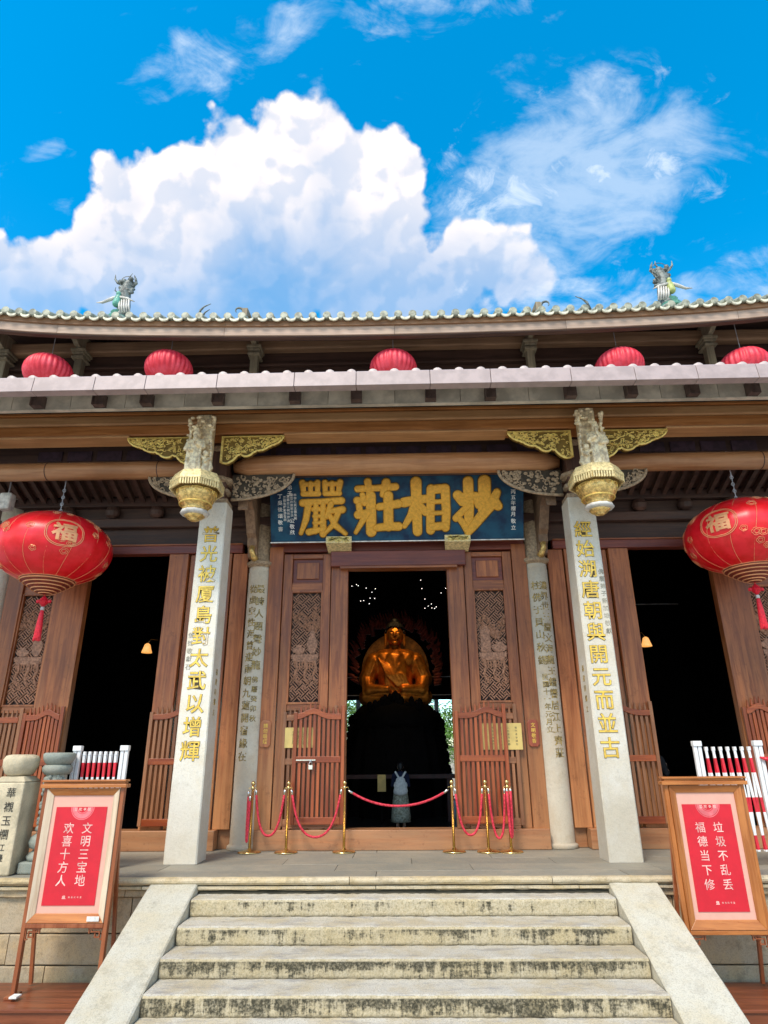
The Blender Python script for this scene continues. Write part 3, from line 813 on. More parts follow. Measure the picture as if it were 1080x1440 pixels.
# strut from the square pillar back to the round column, with carved foot
for s_ in (-1, 1):
    out = [(1.30, 5.05), (1.30, 5.75), (2.3, 5.75), (2.52, 5.2), (2.52, 4.62), (2.30, 4.50), (2.20, 4.52), (2.16, 4.66), (2.10, 4.70), (2.08, 4.82), (1.98, 4.88), (1.9, 5.02), (1.75, 5.22), (1.55, 5.30), (1.42, 5.2), (1.36, 5.06)]
    a, b_ = sorted((s_*2.42, s_*2.58))
    MB().prism(out, 'yz', a, b_).build('strut', M_STRUT, T, bevel=.008)
    MB().tube([(s_*2.5, 2.15, 4.70), (s_*2.5, 2.13, 4.60), (s_*2.47, 2.17, 4.52), (s_*2.45, 2.22, 4.48)], [.05, .045, .05, .06], 8).build('strut_foot', M_GOLDB, T, smooth=True)
    # head block on the pillar, reaching up to the eave beam
    MB().box(s_*2.865-.19, s_*2.865+.19, .98, 1.33, 5.035, 5.12).build('pillar_cap', M_BRACK, T, bevel=.01)
    MB().box(s_*2.865-.14, s_*2.865+.14, 1.0, 1.30, 5.122, 6.9).build('king_post', M_DARKZ, T, bevel=.01)
    for q_, (rx, zz) in enumerate(((.20, 5.22), (.24, 5.40), (.2, 5.95))):
        MB().lathe([(rx*.7, 0), (rx, .03), (rx, .08), (rx*.75, .12)], (s_*2.865, 1.14, zz), 8, ph=PI/8).build('bracket_block', M_BRACK, T)

# eave beam group
MB().box(-9.2, 9.2, .60, .96, 6.265, 6.43).build('eave_beam', M_BEAM2, T, bevel=.03, seg=3)
MB().box(-9.2, 9.2, .63, .95, 6.075, 6.262).build('eave_beam', M_BEAM, T, bevel=.02, seg=3)
MB().box(-9.2, 9.2, .575, .80, 6.433, 6.475).build('eave_moulding', M_BEAM, T, bevel=.006)
for a, b_ in ((-9.2, -4.22), (-1.76, 1.76), (4.22, 9.2)):
    MB().box(a, b_, .605, .93, 6.035, 6.072).build('eave_moulding', M_BEAM2, T, bevel=.01)
MB().box(-9.2, 9.2, 1.42, 1.46, 5.7, 6.9).build('frieze_board', M_DARKW, T)
for i in range(24):
    x = -5.9+.51*i
    if abs(abs(x)-2.86) < .3: continue
    MB().box(x-.21, x+.21, 1.395, 1.418, 6.02, 6.20).build('frieze_panel', plain('frieze_purple', (.075, .04, .055), .6) if i == 0 else bpy.data.materials['frieze_purple'], T, bevel=.006)
# logs
def log(x0, x1, z, r, y=1.2):
    n = 22; pts = []; rs = []
    for i in range(n+1):
        t = i/n; x = x0+(x1-x0)*t
        e_ = min(t, 1-t)*abs(x1-x0)
        rr = r*(math.sqrt(max(0.0, 1-(1-min(1, e_/.28))**2))*.55+.45)
        pts.append((x, y, z - .03*(1-min(1, e_/.5)))); rs.append(rr)
    return MB().tube(pts, rs, 20).build('log_beam', M_LOG, T, smooth=True)
log(-2.66, 2.66, 5.775, .172)
for s_ in (-1, 1):
    MB().tube([(s_*3.06, 1.2, 5.70), (s_*3.10, 1.2, 5.71), (s_*3.18, 1.2, 5.72), (s_*3.35, 1.2, 5.73), (s_*9.2, 1.2, 5.73)], [.06, .10, .135, .15, .15], 20).build('log_beam', M_LOG, T, smooth=True)
for x in (-5.75, -3.9, 5.9):
    MB().tube([(x-.008, 1.2, 5.73), (x+.008, 1.2, 5.73)], .1515, 20).build('beam_seam', M_DARKW, T)
# veranda ceiling: rafters and boards
MB().hexa([(-9.2, .62, 6.50), (-9.2, .62, 6.54), (-9.2, 2.42, 7.1), (-9.2, 2.42, 7.14), (9.2, .62, 6.50), (9.2, .62, 6.54), (9.2, 2.42, 7.1), (9.2, 2.42, 7.14)]).build('ceiling_board', M_DARKW, T)
raf = MB().bar((0, 1.47, 5.95), (0, 2.30, 5.62), .075, .09).mesh('rafter', M_DARKW)
for i in range(20):
    for s_ in (-1, 1):
        put('rafter', raf, T, (s_*(3.15+.2*i), 0, 0))
MB().hexa([(-9.2, 1.47, 6.00), (-9.2, 1.47, 6.02), (-9.2, 2.25, 5.70), (-9.2, 2.25, 5.72), (-2.75, 1.47, 6.00), (-2.75, 1.47, 6.02), (-2.75, 2.25, 5.70), (-2.75, 2.25, 5.72)]).build('ceiling_board', M_DARKW, T)
MB().hexa([(2.75, 1.47, 6.00), (2.75, 1.47, 6.02), (2.75, 2.25, 5.70), (2.75, 2.25, 5.72), (9.2, 1.47, 6.00), (9.2, 1.47, 6.02), (9.2, 2.25, 5.70), (9.2, 2.25, 5.72)]).build('ceiling_board', M_DARKW, T)

# gilded wing brackets below the eave beam
def gold_bracket(xi, xo, ztop, seed):
    rnd = random.Random(seed); s_ = 1 if xo > xi else -1; L = abs(xo-xi)
    low = [(0, .44), (.10, .47), (.17, .44), (.22, .40), (.27, .33), (.33, .31), (.38, .35), (.46, .34), (.52, .29), (.58, .25), (.64, .25), (.70, .23), (.76, .19), (.82, .16), (.88, .14), (.94, .10), (.98, .05), (1.0, 0)]
    low2 = []
    for (a, b_), (c_, d_) in zip(low, low[1:]):
        low2 += [(a, b_), ((a+c_)/2, (b_+d_)/2+.008)]
    low2.append(low[-1])
    poly = [(xi+s_*L*a, ztop-b_) for a, b_ in low2] + [(xi, ztop)]
    g_ = MB().prism(poly, 'xz', .64, .72).build('gilded_bracket', M_GOLDD, T)
    MB().tube([(x, .635, z) for x, z in poly[:-1]], .019, 8).build('bracket_rim', M_GOLD, g_, smooth=True)
    e_ = MB(); e_.box(min(xi, xi+s_*.035), max(xi, xi+s_*.035), .615, .74, ztop-.44, ztop-.005); e_.box(min(xi, xo), max(xi, xo), .618, .74, ztop-.018, ztop-.002)
    e_.build('bracket_edge', M_GOLD, g_)
    r_ = MB()
    def lowz(a):
        for (p, q_), (c_, d_) in zip(low, low[1:]):
            if p <= a <= c_: return q_+(d_-q_)*(a-p)/(c_-p)
        return 0
    for i in range(150):
        a = rnd.uniform(.05, .95); h = lowz(a)
        if h < .07: continue
        b_ = rnd.uniform(.035, h-.035)
        cx_, cz_ = xi+s_*L*a, ztop-b_
        if i % 2:
            r_.tube([(p, .634, q_) for p, q_ in curl(cx_, cz_, rnd.uniform(.018, .038), rnd.uniform(.5, 1.1), rnd.uniform(0, 6), 7)], [.0085]*6+[.004], 5)
        else:
            an = rnd.uniform(0, PI); l_ = rnd.uniform(.03, .06)
            r_.tube([(cx_-l_*math.cos(an), .636, cz_-l_*math.sin(an)*.5), (cx_, .628, cz_), (cx_+l_*math.cos(an+.5), .636, cz_+l_*math.sin(an+.5)*.5)], [.004, .011, .003], 5)
    r_.build('bracket_relief', M_GOLD, g_, kind='stuff')
ZB = 6.033
gold_bracket(-3.13, -4.24, ZB, 1); gold_bracket(-2.74, -1.76, ZB, 2)
gold_bracket(2.74, 1.76, ZB, 3); gold_bracket(3.13, 4.24, ZB, 4)
# grey pierced brackets below the logs
def grey_bracket(xi, xo, ztop, h, seed):
    rnd = random.Random(seed); s_ = 1 if xo > xi else -1; L = abs(xo-xi)
    arc = [(math.cos(t*PI/2/14), math.sin(t*PI/2/14)) for t in range(15)]
    low = [(1-(1-a)*1.0 if 0 else a, b_) for a, b_ in arc]     # from (1,0) out at the tip to (0,1) at the pillar
    poly = [(xi+s_*L*a, ztop-h*b_) for a, b_ in low] + [(xi, ztop)]
    g_ = MB().prism(poly, 'xz', 1.16, 1.22).build('carved_bracket', M_BRACK_D, T)
    MB().tube([(x, 1.15, z) for x, z in poly[:-1]], .026, 8).build('bracket_rim', M_BRACK, g_, smooth=True)
    r_ = MB()
    for i in range(75):
        a = rnd.uniform(.04, .93); hh = h*math.sqrt(1-a*a)
        b_ = rnd.uniform(.03, max(.04, hh-.03))
        cx_, cz_ = xi+s_*L*a, ztop-b_
        if i % 3 == 0:
            r_.add([Vector((cx_, 1.15, cz_))+Vector((v.x*.035, v.y*.02, v.z*.028)) for v in ICOV], ICOF)
        else:
            r_.tube([(p, 1.148, q_) for p, q_ in curl(cx_, cz_, rnd.uniform(.025, .055), rnd.uniform(.4, 1.2), rnd.uniform(0, 6), 7)], [.013]*6+[.006], 5)
    r_.build('bracket_relief', M_BRACK, g_, kind='stuff')
grey_bracket(-2.66, -1.66, 5.60, .44, 5); grey_bracket(2.66, 1.66, 5.60, .44, 6)
grey_bracket(-3.07, -4.03, 5.585, .40, 7); grey_bracket(3.07, 4.03, 5.585, .40, 8)

# hanging carved posts with gilt bowls
def pendant(xc, seed):
    rnd = random.Random(seed); yc = .34
    p0 = MB().box(xc-.11, xc+.11, yc+.0, yc+.24, 5.15, 6.26).build('hanging_post', M_FIG, T)
    n8 = 8
    cap_ = MB()
    cap_.lathe([(.30, 5.215), (.335, 5.20), (.385, 5.10), (.395, 5.095), (.40, 5.045), (.36, 5.04)], (xc, yc, 0), 8, ph=PI/8)
    cap_.build('octagonal_cap', M_CREAM, p0, bevel=.004)
    fr = MB()
    for i in range(8):
        a0, a1 = PI/8+i*PI/4, PI/8+(i+1)*PI/4
        A = Vector((math.cos(a0), math.sin(a0), 0))*.395; B_ = Vector((math.cos(a1), math.sin(a1), 0))*.395
        for k in range(8):
            t0, t1 = (k+.14)/8, (k+.74)/8
            q0 = A.lerp(B_, t0); q1 = A.lerp(B_, t1); nn = ((A+B_)/2).normalized()
            v = []
            for p in (q0, q1):
                for d in (-.03, .0):
                    for z in (4.955, 5.05): v.append((xc+p.x+nn.x*d, yc+p.y+nn.y*d, z))
            fr.hexa(v)
    fr.build('fringe', M_CREAM, p0, kind='stuff')
    MB().lathe([(.30, 5.02), (.33, 5.0), (.31, 4.955)], (xc, yc, 0), 8, ph=PI/8).build('fringe_core', M_GOLDD, p0)
    bw = MB().lathe([(.26, 4.98), (.285, 4.93), (.28, 4.86), (.235, 4.77), (.175, 4.72), (.17, 4.70), (.185, 4.685), (.15, 4.65), (.10, 4.62)], (xc, yc, 0), 32).build('gilt_bowl', M_GOLDB, p0, smooth=True)
    rr = MB()
    for i in range(10):
        a = 2*PI*i/10; w = .11
        def pt(da, z):
            r_ = .29 if z > 4.87 else .262
            return (xc+r_*math.cos(a+da), yc+r_*math.sin(a+da), z)
        rr.tube([pt(-w*2.3, 4.94), pt(0, 4.945), pt(w*2.3, 4.94), pt(w*2.1, 4.84), pt(0, 4.83), pt(-w*2.1, 4.84)], .007, 5, closed=True)
        rr.tube([pt(-w, 4.92), pt(w*.2, 4.89), pt(-w*.3, 4.87), pt(w, 4.86)], .006, 5)
    for z, r_ in ((4.755, .232), (4.985, .268)):
        rr.tube([(xc+r_*math.cos(2*PI*k/24), yc+r_*math.sin(2*PI*k/24), z) for k in range(24)], .012, 6, closed=True)
    rr.build('bowl_relief', M_GOLD, p0)
    pr = [(.13, 4.665), (.185, 4.65), (.20, 4.62), (.185, 4.595), (.15, 4.585)]
    MB().lathe(pr, (xc, yc, 0), 24, lobes=12, lobe=.06).build('lotus_ring', M_PORW, p0, smooth=True)
    MB().lathe([(.13, 4.60), (.14, 4.575), (.11, 4.545), (.06, 4.53), (.07, 4.515), (.03, 4.50)], (xc, yc, 0), 16, lobes=10, lobe=.08).build('bud_tip', M_GOLDB, p0, smooth=True)
    # carved figures: a robed elder, a boy at his knee, foliage above
    f = yc - .06; P = []
    sx = 1 if seed % 2 else -1
    ex = xc - sx*.05
    P += [('c', [(ex, f, 5.24), (ex, f-.02, 5.50), (ex, f-.03, 5.72)], [.13, .115, .10]),
          ('e', (ex, f-.06, 5.86), (.062, .065, .08)), ('e', (ex, f-.05, 5.93), (.05, .055, .05)),
          ('c', [(ex-sx*.10, f-.05, 5.74), (ex-sx*.13, f-.10, 5.60), (ex-sx*.03, f-.16, 5.56)], [.045, .04, .035]),
          ('c', [(ex+sx*.10, f-.05, 5.74), (ex+sx*.13, f-.11, 5.62), (ex+sx*.05, f-.16, 5.66)], [.045, .04, .032]),
          ('c', [(ex, f-.12, 5.80), (ex, f-.14, 5.70)], [.035, .018])]
    for k in range(5):
        a = ex-.09+.045*k
        P.append(('c', [(a, f-.11, 5.58), (a+rnd.uniform(-.02, .02), f-.13, 5.40), (a+rnd.uniform(-.03, .03), f-.13, 5.23)], [.02, .024, .03]))
    bx = xc + sx*.115
    P += [('c', [(bx, f-.04, 5.24), (bx, f-.05, 5.42)], [.075, .055]), ('e', (bx, f-.07, 5.53), (.05, .05, .055)),
          ('c', [(bx+sx*.05, f-.05, 5.45), (bx+sx*.02, f-.12, 5.38)], [.03, .025]), ('c', [(bx-sx*.02, f-.08, 5.44), (ex+sx*.08, f-.13, 5.50)], [.025, .02]),
          ('c', [(bx+sx*.04, f-.02, 5.24), (bx+sx*.09, f-.04, 5.30), (bx+sx*.07, f-.03, 5.40)], [.04, .035, .02])]
    for k in range(20):
        a = xc + rnd.uniform(-.19, .19); z = rnd.uniform(5.95, 6.20)
        P.append(('e', (a, f+rnd.uniform(-.10, .04), z), (rnd.uniform(.018, .045), .03, rnd.uniform(.015, .032))))
    for sd_ in (-1, 1):
        P.append(('c', [(xc+sd_*.16, f, 5.26), (xc+sd_*.18, f-.02, 5.6), (xc+sd_*.15, f-.03, 5.9), (xc+sd_*.19, f-.04, 6.12)], [.025, .022, .024, .03]))
        for k in range(7):
            P.append(('e', (xc+sd_*(.17+rnd.uniform(-.02, .02)), f-.04, 5.6+.085*k), (.03, .03, .018)))
    fg = fuse('carved_figure', P, .0085, M_FIG, p0, 1)
pendant(-2.95, 11); pendant(2.93, 12)

# lower eave: gutter, boards, dark brackets, tile humps
gj = [-9.2, -8.1, -7.1, -6.1, -5.14, -4.26, -3.53, -2.51, -1.415, -.54, .50, 1.35, 2.47, 3.36, 4.22, 5.05, 6.1, 7.1, 8.1, 9.2]
for a, b_ in zip(gj, gj[1:]):
    MB().prism([(-.62, 6.145), (-.60, 6.375), (-.585, 6.392), (-.50, 6.392), (-.47, 6.20), (-.47, 6.145)], 'yz', a+.004, b_-.004).build('gutter_segment', M_GUTTER, T, bevel=.004)
pb = [-9.2, -7.4, -5.8, -4.9, -4.07, -3.17, -2.06, -1.0, 0, .98, 2.0, 3.05, 3.95, 4.8, 5.9, 7.5, 9.2]
for a, b_ in zip(pb, pb[1:]):
    MB().box(a+.003, b_-.003, .0, .05, 6.20, 6.47).build('eave_board', M_PANEL, T, bevel=.003)
MB().box(-9.2, 9.2, -.025, .05, 6.182, 6.197).build('board_edge', M_PANEL, T)
MB().box(-9.2, 9.2, .052, .6, 6.47, 6.50).build('soffit_board', M_BLACK, T)  # board coloured black to stand for the shadow gap above the beam
bk = MB().box(-.075, .075, -.13, -.002, 6.205, 6.40).box(-.083, -.070, -.16, -.002, 6.20, 6.41).box(-.012, .0, -.135, -.12, 6.2, 6.41).mesh('gutter_bracket', M_BRKT)
for x in (-8.2, -7.2, -6.3, -5.35, -4.42, -3.70, -2.63, -1.48, -.565, .535, 1.42, 2.60, 3.49, 4.39, 5.27, 6.2, 7.2, 8.2):
    put('gutter_bracket', bk, T, (x, 0, 0))
# lower roof
MB().hexa([(-9.3, -.52, 6.36), (-9.3, -.52, 6.385), (-9.3, 2.6, 7.35), (-9.3, 2.6, 7.38), (9.3, -.52, 6.36), (9.3, -.52, 6.385), (9.3, 2.6, 7.35), (9.3, 2.6, 7.38)]).build('lower_roof', M_TILE, T)
hump = MB()
for i in range(9):
    pass
m = MB(); m.tube([(0, -.575, 6.345), (0, 2.55, 7.33)], .080, 14)
hm = m.mesh('roof_tile', M_TILEW, smooth=True)
for i in range(61):
    put('roof_tile', hm, T, (-9.15+.305*i, 0, 0))

# upper wall, beam, posts with brackets
MB().box(-9.2, 9.2, 2.62, 2.75, 7.3, 9.6).build('upper_wall', M_DARKW, T)
MB().box(-9.2, 9.2, 2.40, 2.60, 8.93, 9.18).build('upper_beam', M_UPPER, T, bevel=.04, seg=3)
MB().box(-9.2, 9.2, 2.50, 2.60, 8.60, 8.66).build('upper_rail', M_DARKW, T, bevel=.01)
for x in (-7.8, -6.27, -2.765, 2.672, 6.154, 7.7):
    up = MB().box(x-.075, x+.075, 2.30, 2.46, 7.4, 8.86).build('upper_post', M_POSTG, T, bevel=.01)
    cp = MB(); cp.box(x-.115, x+.115, 2.24, 2.54, 8.80, 8.85); cp.box(x-.145, x+.145, 2.21, 2.56, 8.853, 8.91); cp.box(x-.12, x+.12, 2.23, 2.54, 8.70, 8.745)
    cp.build('post_capital', M_POSTG, up, bevel=.008)
    arm = [(2.56, 8.92), (2.15, 8.92), (1.95, 9.0), (1.8, 9.06), (1.62, 9.1), (1.5, 9.02), (1.45, 8.90), (1.38, 8.84), (1.34, 8.86), (1.38, 9.12), (1.9, 9.20), (2.56, 9.3)]
    MB().prism(arm, 'yz', x-.05, x+.05).build('bracket_arm', M_POSTG, up, bevel=.008)
# upper eave
def ze(x): return 8.70 + .0040*x*x + .0028*max(0.0, abs(x)-4.2)**3
def strip(name, mat, y0, y1, dz0, dz1, x0=-9.2, x1=9.2, n=60, **kw):
    m = MB()
    for i in range(n+1):
        x = x0+(x1-x0)*i/n; z = ze(x)
        m.v += [(x, y0, z+dz0), (x, y0, z+dz1), (x, y1, z+dz1), (x, y1, z+dz0)]
    for i in range(n):
        for k in range(4): m.f.append([i*4+k, i*4+(k+1) % 4, (i+1)*4+(k+1) % 4, (i+1)*4+k]); m.m.append(0)
    m.f.append([0, 1, 2, 3]); m.m.append(0); m.f.append([n*4+k for k in range(4)]); m.m.append(0)
    return m.build(name, mat, T, **kw)
for a in range(6):
    strip('fascia_board', M_FASCIA, 1.22, 1.26, -.345, -.175, -9.2+a*3.07+.003, -9.2+(a+1)*3.07-.003, 12)
strip('fascia_board', M_FASCB, 1.18, 1.262, -.172, -.065)
strip('eave_lath', M_DARKW, 1.25, 1.35, -.37, -.35)
m = MB(); n = 60
for i in range(n+1):
    x = -9.2+18.4*i/n; z = ze(x)
    m.v += [(x, 1.2, z-.06), (x, 1.2, z-.04), (x, 6.5, z+2.50), (x, 6.5, z+2.48)]
for i in range(n):
    for k in range(4): m.f.append([i*4+k, i*4+(k+1) % 4, (i+1)*4+(k+1) % 4, (i+1)*4+k]); m.m.append(0)
m.f.append([0, 1, 2, 3]); m.m.append(0); m.f.append([n*4+k for k in range(4)]); m.m.append(0)
m.build('upper_roof', M_TILE, T)
m = MB(); 
for i in range(n+1):
    x = -9.2+18.4*i/n; z = ze(x)
    m.v += [(x, 1.3, z-.36), (x, 1.3, z-.34), (x, 2.62, z+.55), (x, 2.62, z+.53)]
for i in range(n):
    for k in range(4): m.f.append([i*4+k, i*4+(k+1) % 4, (i+1)*4+(k+1) % 4, (i+1)*4+k]); m.m.append(0)
m.build('upper_soffit', M_DARKW, T)
m = MB(); m.tube([(0, 1.10, -.005), (0, 1.105, -.005), (0, 1.16, .0), (0, 3.0, .872)], [.055, .072, .07, .07], 14)
et = m.mesh('eave_tile', M_TILE, smooth=False)
m = MB()
ar = [(.085*math.cos(R(180+180*i/10))*1.05, .062*math.sin(R(180+180*i/10))) for i in range(11)]
m.prism([(a, b_-.012) for a, b_ in ar] + [(.085, .004), (.04, -.022), (0, -.030), (-.04, -.022), (-.085, .004)], 'xz', 1.105, 1.135)
m.tube([(-.075, 1.13, -.012), (-.075, 1.9, .35)], .012, 6)
m.hexa([(-.085, 1.13, -.02), (-.085, 1.13, -.01), (-.085, 2.2, .48), (-.085, 2.2, .49), (.085, 1.13, -.02), (.085, 1.13, -.01), (.085, 2.2, .48), (.085, 2.2, .49)])
dt = m.mesh('drip_tile', M_TILEC)
for i in range(72):
    x = -9.15+.2565*i
    o = put('eave_tile', et, T, (x, 0, ze(x)))
    sl = math.atan((ze(x+.05)-ze(x-.05))/.1); o.rotation_euler = (0, -sl + random.uniform(-.02, .02), 0)
    o.location.z += random.uniform(-.006, .006)
    x2 = x+.128
    o = put('drip_tile', dt, T, (x2, 0, ze(x2)-.045)); o.rotation_euler = (0, -sl, 0)
# descending ridges and ridge ornaments
for s_ in (-1, 1):
    MB().tube([(s_*5.62, 2.45, ze(5.6)+.56), (s_*5.62, 2.9, ze(5.6)+.80), (s_*5.4, 6.2, ze(5.6)+2.4)], [.10, .13, .15], 10).build('roof_ridge', M_TILE, T, smooth=True)
def horn(pts, r0, par):
    n = len(pts); MB().tube(pts, [r0*(1-.8*i/(n-1)) for i in range(n)], 8).build('ridge_scroll', M_PORC, par, smooth=True)
horn([(-4.22, 3, 10.20), (-4.20, 3, 10.38), (-4.12, 3, 10.48), (-3.98, 3, 10.55)], .035, T)
horn([(-4.16, 3.02, 10.20), (-4.10, 3.02, 10.34), (-4.0, 3.02, 10.42)], .03, T)
horn([(4.20, 3, 10.20), (4.16, 3, 10.38), (4.06, 3, 10.48), (3.93, 3, 10.54)], .035, T)
horn([(4.22, 3.02, 10.2), (4.2, 3.02, 10.32), (4.12, 3.02, 10.4)], .03, T)
for x in (-3.38, 3.30):
    horn([(x+(.16-.012*i)*math.cos(R(-60+24*i))*(1 if x < 0 else -1), 3, 10.33+(.14-.008*i)*math.sin(R(-60+24*i))) for i in range(12)], .04, T)
def ridge_figure(x, y, z, s_, seed, label):
    rnd = random.Random(seed)
    t = thing('ridge_ornament', label, 'roof ornament', (x, y, z), 'porcelain figures on the roof ridges')
    P = [('c', [(x, y, z), (x+.03*s_, y, z+.3), (x-.02*s_, y, z+.6), (x+.04*s_, y, z+.85)], [.16, .12, .13, .10])]
    for k in range(30):
        a = rnd.uniform(0, 2*PI); h = rnd.uniform(.38, .95)
        P.append(('e', (x+.15*math.cos(a), y+.08*math.sin(a), z+h), (rnd.uniform(.03, .06), .04, rnd.uniform(.03, .06))))
    fuse('dragon_body', P, .014, M_PORC, t, 1)
    w = MB()
    for k in range(9):
        a = rnd.uniform(-1, 1); b_ = rnd.uniform(.55, .95)
        px = x+.12*a
        w.tube([(px, y-.05, z+b_), (px+.09*a, y-.06, z+b_+.08), (px+.12*a+.03, y-.05, z+b_+.17)], [.018, .012, .005], 6)
    w.tube([(x-.08*s_, y, z+.85), (x-.20*s_, y, z+.90), (x-.27*s_, y, z+1.0), (x-.28*s_, y, z+1.12)], [.035, .03, .022, .006], 7)
    w.tube([(x+.12*s_, y, z+.8), (x+.20*s_, y, z+.88), (x+.17*s_, y, z+1.0), (x+.13*s_, y, z+1.1)], [.04, .035, .025, .006], 7)
    w.tube([(x+.13*s_*math.cos(t_), y, z+.98+.09*math.sin(t_)) for t_ in [i*.5 for i in range(7)]], .008, 5)
    w.build('dragon_horn', M_PORC, t)
    hx = x-.07*s_
    fuse('rider_figure', [('e', (hx, y-.14, z+.50), (.05, .05, .06)), ('c', [(hx, y-.12, z+.40), (hx-.02*s_, y-.12, z+.26)], [.075, .085])], .012, M_TEAL if s_ > 0 else M_PORY, t, 1)
    rb = MB()
    rb.tube([(hx, y-.15, z+.42), (hx-.15*s_, y-.14, z+.36), (hx-.32*s_, y-.12, z+.30), (hx-.45*s_, y-.12, z+.30)], [.03, .04, .028, .006], 6)
    rb.tube([(hx+.05*s_, y-.15, z+.40), (hx+.22*s_, y-.14, z+.36), (hx+.36*s_, y-.12, z+.30)], [.03, .03, .006], 6)
    for k in range(5):
        a = hx+(.04+.05*k)*s_
        rb.tube([(a, y-.14, z+.34), (a+.02*s_, y-.15, z+.18), (a+.05*s_, y-.13, z+.02)], [.018, .022, .02], 6)
    rb.build('ribbon', M_PORW, t, smooth=True)
    MB().lathe([(.20, 0), (.22, .06), (.12, .12), (.16, .2)], (x-.06*s_, y-.02, z-.12), 10).build('cloud_base', M_TEAL, t)
ridge_figure(-5.68, 2.55, 9.88, 1, 3, 'grey and teal porcelain dragon rider on the roof ridge, left')
ridge_figure(5.62, 2.55, 9.92, -1, 4, 'porcelain dragon rider in yellow green and pink on the roof ridge, right')

# ------------------------------------------------------------------ picket gates (parts of the hall)
def gate(x0, x1, y, zb, zt, arch, mz, mx, npk, flipstile=None, wide=False, label=None):
    """half-height gate leaf: stiles, bottom rail, mid rail, top rail (arched when arch != 0), pickets"""
    a, b_ = min(x0, x1), max(x0, x1)
    gt = MB().box(a, a+.055, y, y+.05, zb, zt+.02).build('picket_gate', mz, T, bevel=.005, label=label)
    MB().box(b_-.055, b_, y, y+.05, zb, zt+.12).build('gate_stile', mz, gt, bevel=.005)
    MB().box(a+.057, b_-.057, y+.006, y+.046, zb, zb+.10).build('gate_rail', mx, gt, bevel=.004)
    MB().box(a+.057, b_-.057, y+.004, y+.048, zb+.86, zb+.95).build('gate_rail', mx, gt, bevel=.004)
    n = 14; top_ = []
    def tz(t):
        if arch == 0: return zt-.07
        t = t if arch > 0 else 1-t
        return zt-.06 + .085*math.exp(-((t-.36)/.22)**2)
    up = [(a+.057+(b_-a-.114)*i/n, tz(i/n)+.05) for i in range(n+1)]
    dn = [(x_, z_-.085) for x_, z_ in reversed(up)]
    m = MB(); m.prism(up+dn, 'xz', y-.006, y+.05); m.build('gate_top_rail', mx, gt, bevel=.004)
    if wide:
        m = MB(); poly = [(a+.06, zb-.002)]
        for i in range(13):
            t = i/12; poly.append((a+.06+(b_-a-.12)*t, zb-.045-.02*math.cos(t*6*PI)))
        poly.append((b_-.06, zb-.002)); m.prism(poly, 'xz', y+.01, y+.04); m.build('gate_apron', mx, gt)
    for i in range(npk):
        t = (i+.7)/(npk+.4); x_ = a+.057+(b_-a-.114)*t
        w = .021
        zz = tz(t)+.05
        m = MB(); m.box(x_-w, x_+w, y+.012, y+.038, zb+.10, zb+.86); m.box(x_-w, x_+w, y+.012, y+.038, zb+.95, zz-.085)
        m.prism([(x_-w*.8, zz), (x_-w*.5, zz+.07), (x_, zz+.11), (x_+w*.5, zz+.07), (x_+w*.8, zz)], 'xz', y+.014, y+.036)
        m.build('picket', mz, gt)
    return gt
for s_ in (-1, 1):
    ar = 1 if s_ > 0 else -1
    gate(s_*.86, s_*1.66, 2.185, .345, 1.93, -ar, M_GATEZ, M_GATEX, 9, label='reddish front leaf of the folded gate')
    gate(s_*.98, s_*1.84, 2.245, .315, 1.93, 0, M_GATE2Z, M_GATE2X, 10, wide=True)
    gate(s_*3.12, s_*3.965, 2.215, .33, 1.95, ar, M_GATE2Z, M_GATEX, 9)
    gate(s_*5.35, s_*6.0, 2.205, .33, 1.95, ar, M_GATEZ, M_GATEX, 8)
    gate(s_*6.02, s_*6.75, 2.235, .33, 1.93, 0, M_GATE2Z, M_GATEX, 8)
    # metal bolt
# gate latch
lt_ = MB(); lt_.box(-1.60, -1.30, 2.165, 2.183, 1.235, 1.25); lt_.tube([(-1.37, 2.16, 1.24), (-1.40, 2.15, 1.17), (-1.34, 2.15, 1.17), (-1.37, 2.16, 1.24)], .008, 6); lt_.box(-1.40, -1.34, 2.14, 2.165, 1.11, 1.17)
lt_.build('gate_latch', M_CHROME, T)
# notices and wooden tags on the wall
def notice(x0, x1, z0, z1, label, y=2.2435):
    m = MB(); m.box(x0, x1, y-.006, y, z0, z1)
    o = m.build('notice_board', M_NOTE, None, bevel=.002, label=label, cat='notice board')
    t = MB()
    for i in range(4):
        for j in range(6):
            put_glyph(t, '佛門清淨請勿入內保持安靜禁止攀折敬香平安吉祥如'[(i*6+j) % 22], lambda a, b_, d, i=i, j=j: (x1-.09-i*(x1-x0-.14)/4+a, y-.006-d, z1-.07-j*(z1-z0-.1)/6+b_), .036, 0, .001)
    t.build('notice_text', M_INK, o)
notice(1.28, 1.90, 1.37, 1.76, 'brass yellow notice sheet behind the right hand gate pickets')
notice(-1.80, -1.33, 1.42, 1.72, 'brown yellow notice sheet behind the left hand gate pickets')
def wtag(x, zc, label, chs, mat):
    m = MB(); w, h, c = .085, .20, .035
    m.prism([(x-w, zc-h+c), (x-w+c, zc-h), (x+w-c, zc-h), (x+w, zc-h+c), (x+w, zc+h-c), (x+w-c, zc+h), (x-w+c, zc+h), (x-w, zc+h-c)], 'xz', 2.262, 2.289)
    o = m.build('wooden_tag', mat, None, bevel=.008, label=label, cat='name board')
    t = MB()
    for i, ch in enumerate(chs): put_glyph(t, ch, lambda a, b_, d, i=i: (x+a, 2.262-d, zc+.12-.078*i+b_), .07, .01, .003)
    t.build('tag_text', M_CHARG, o)
wtag(-2.115, 1.63, 'orange wooden tag with gilt characters on the left door post', '請勿吸煙', M_TAG)
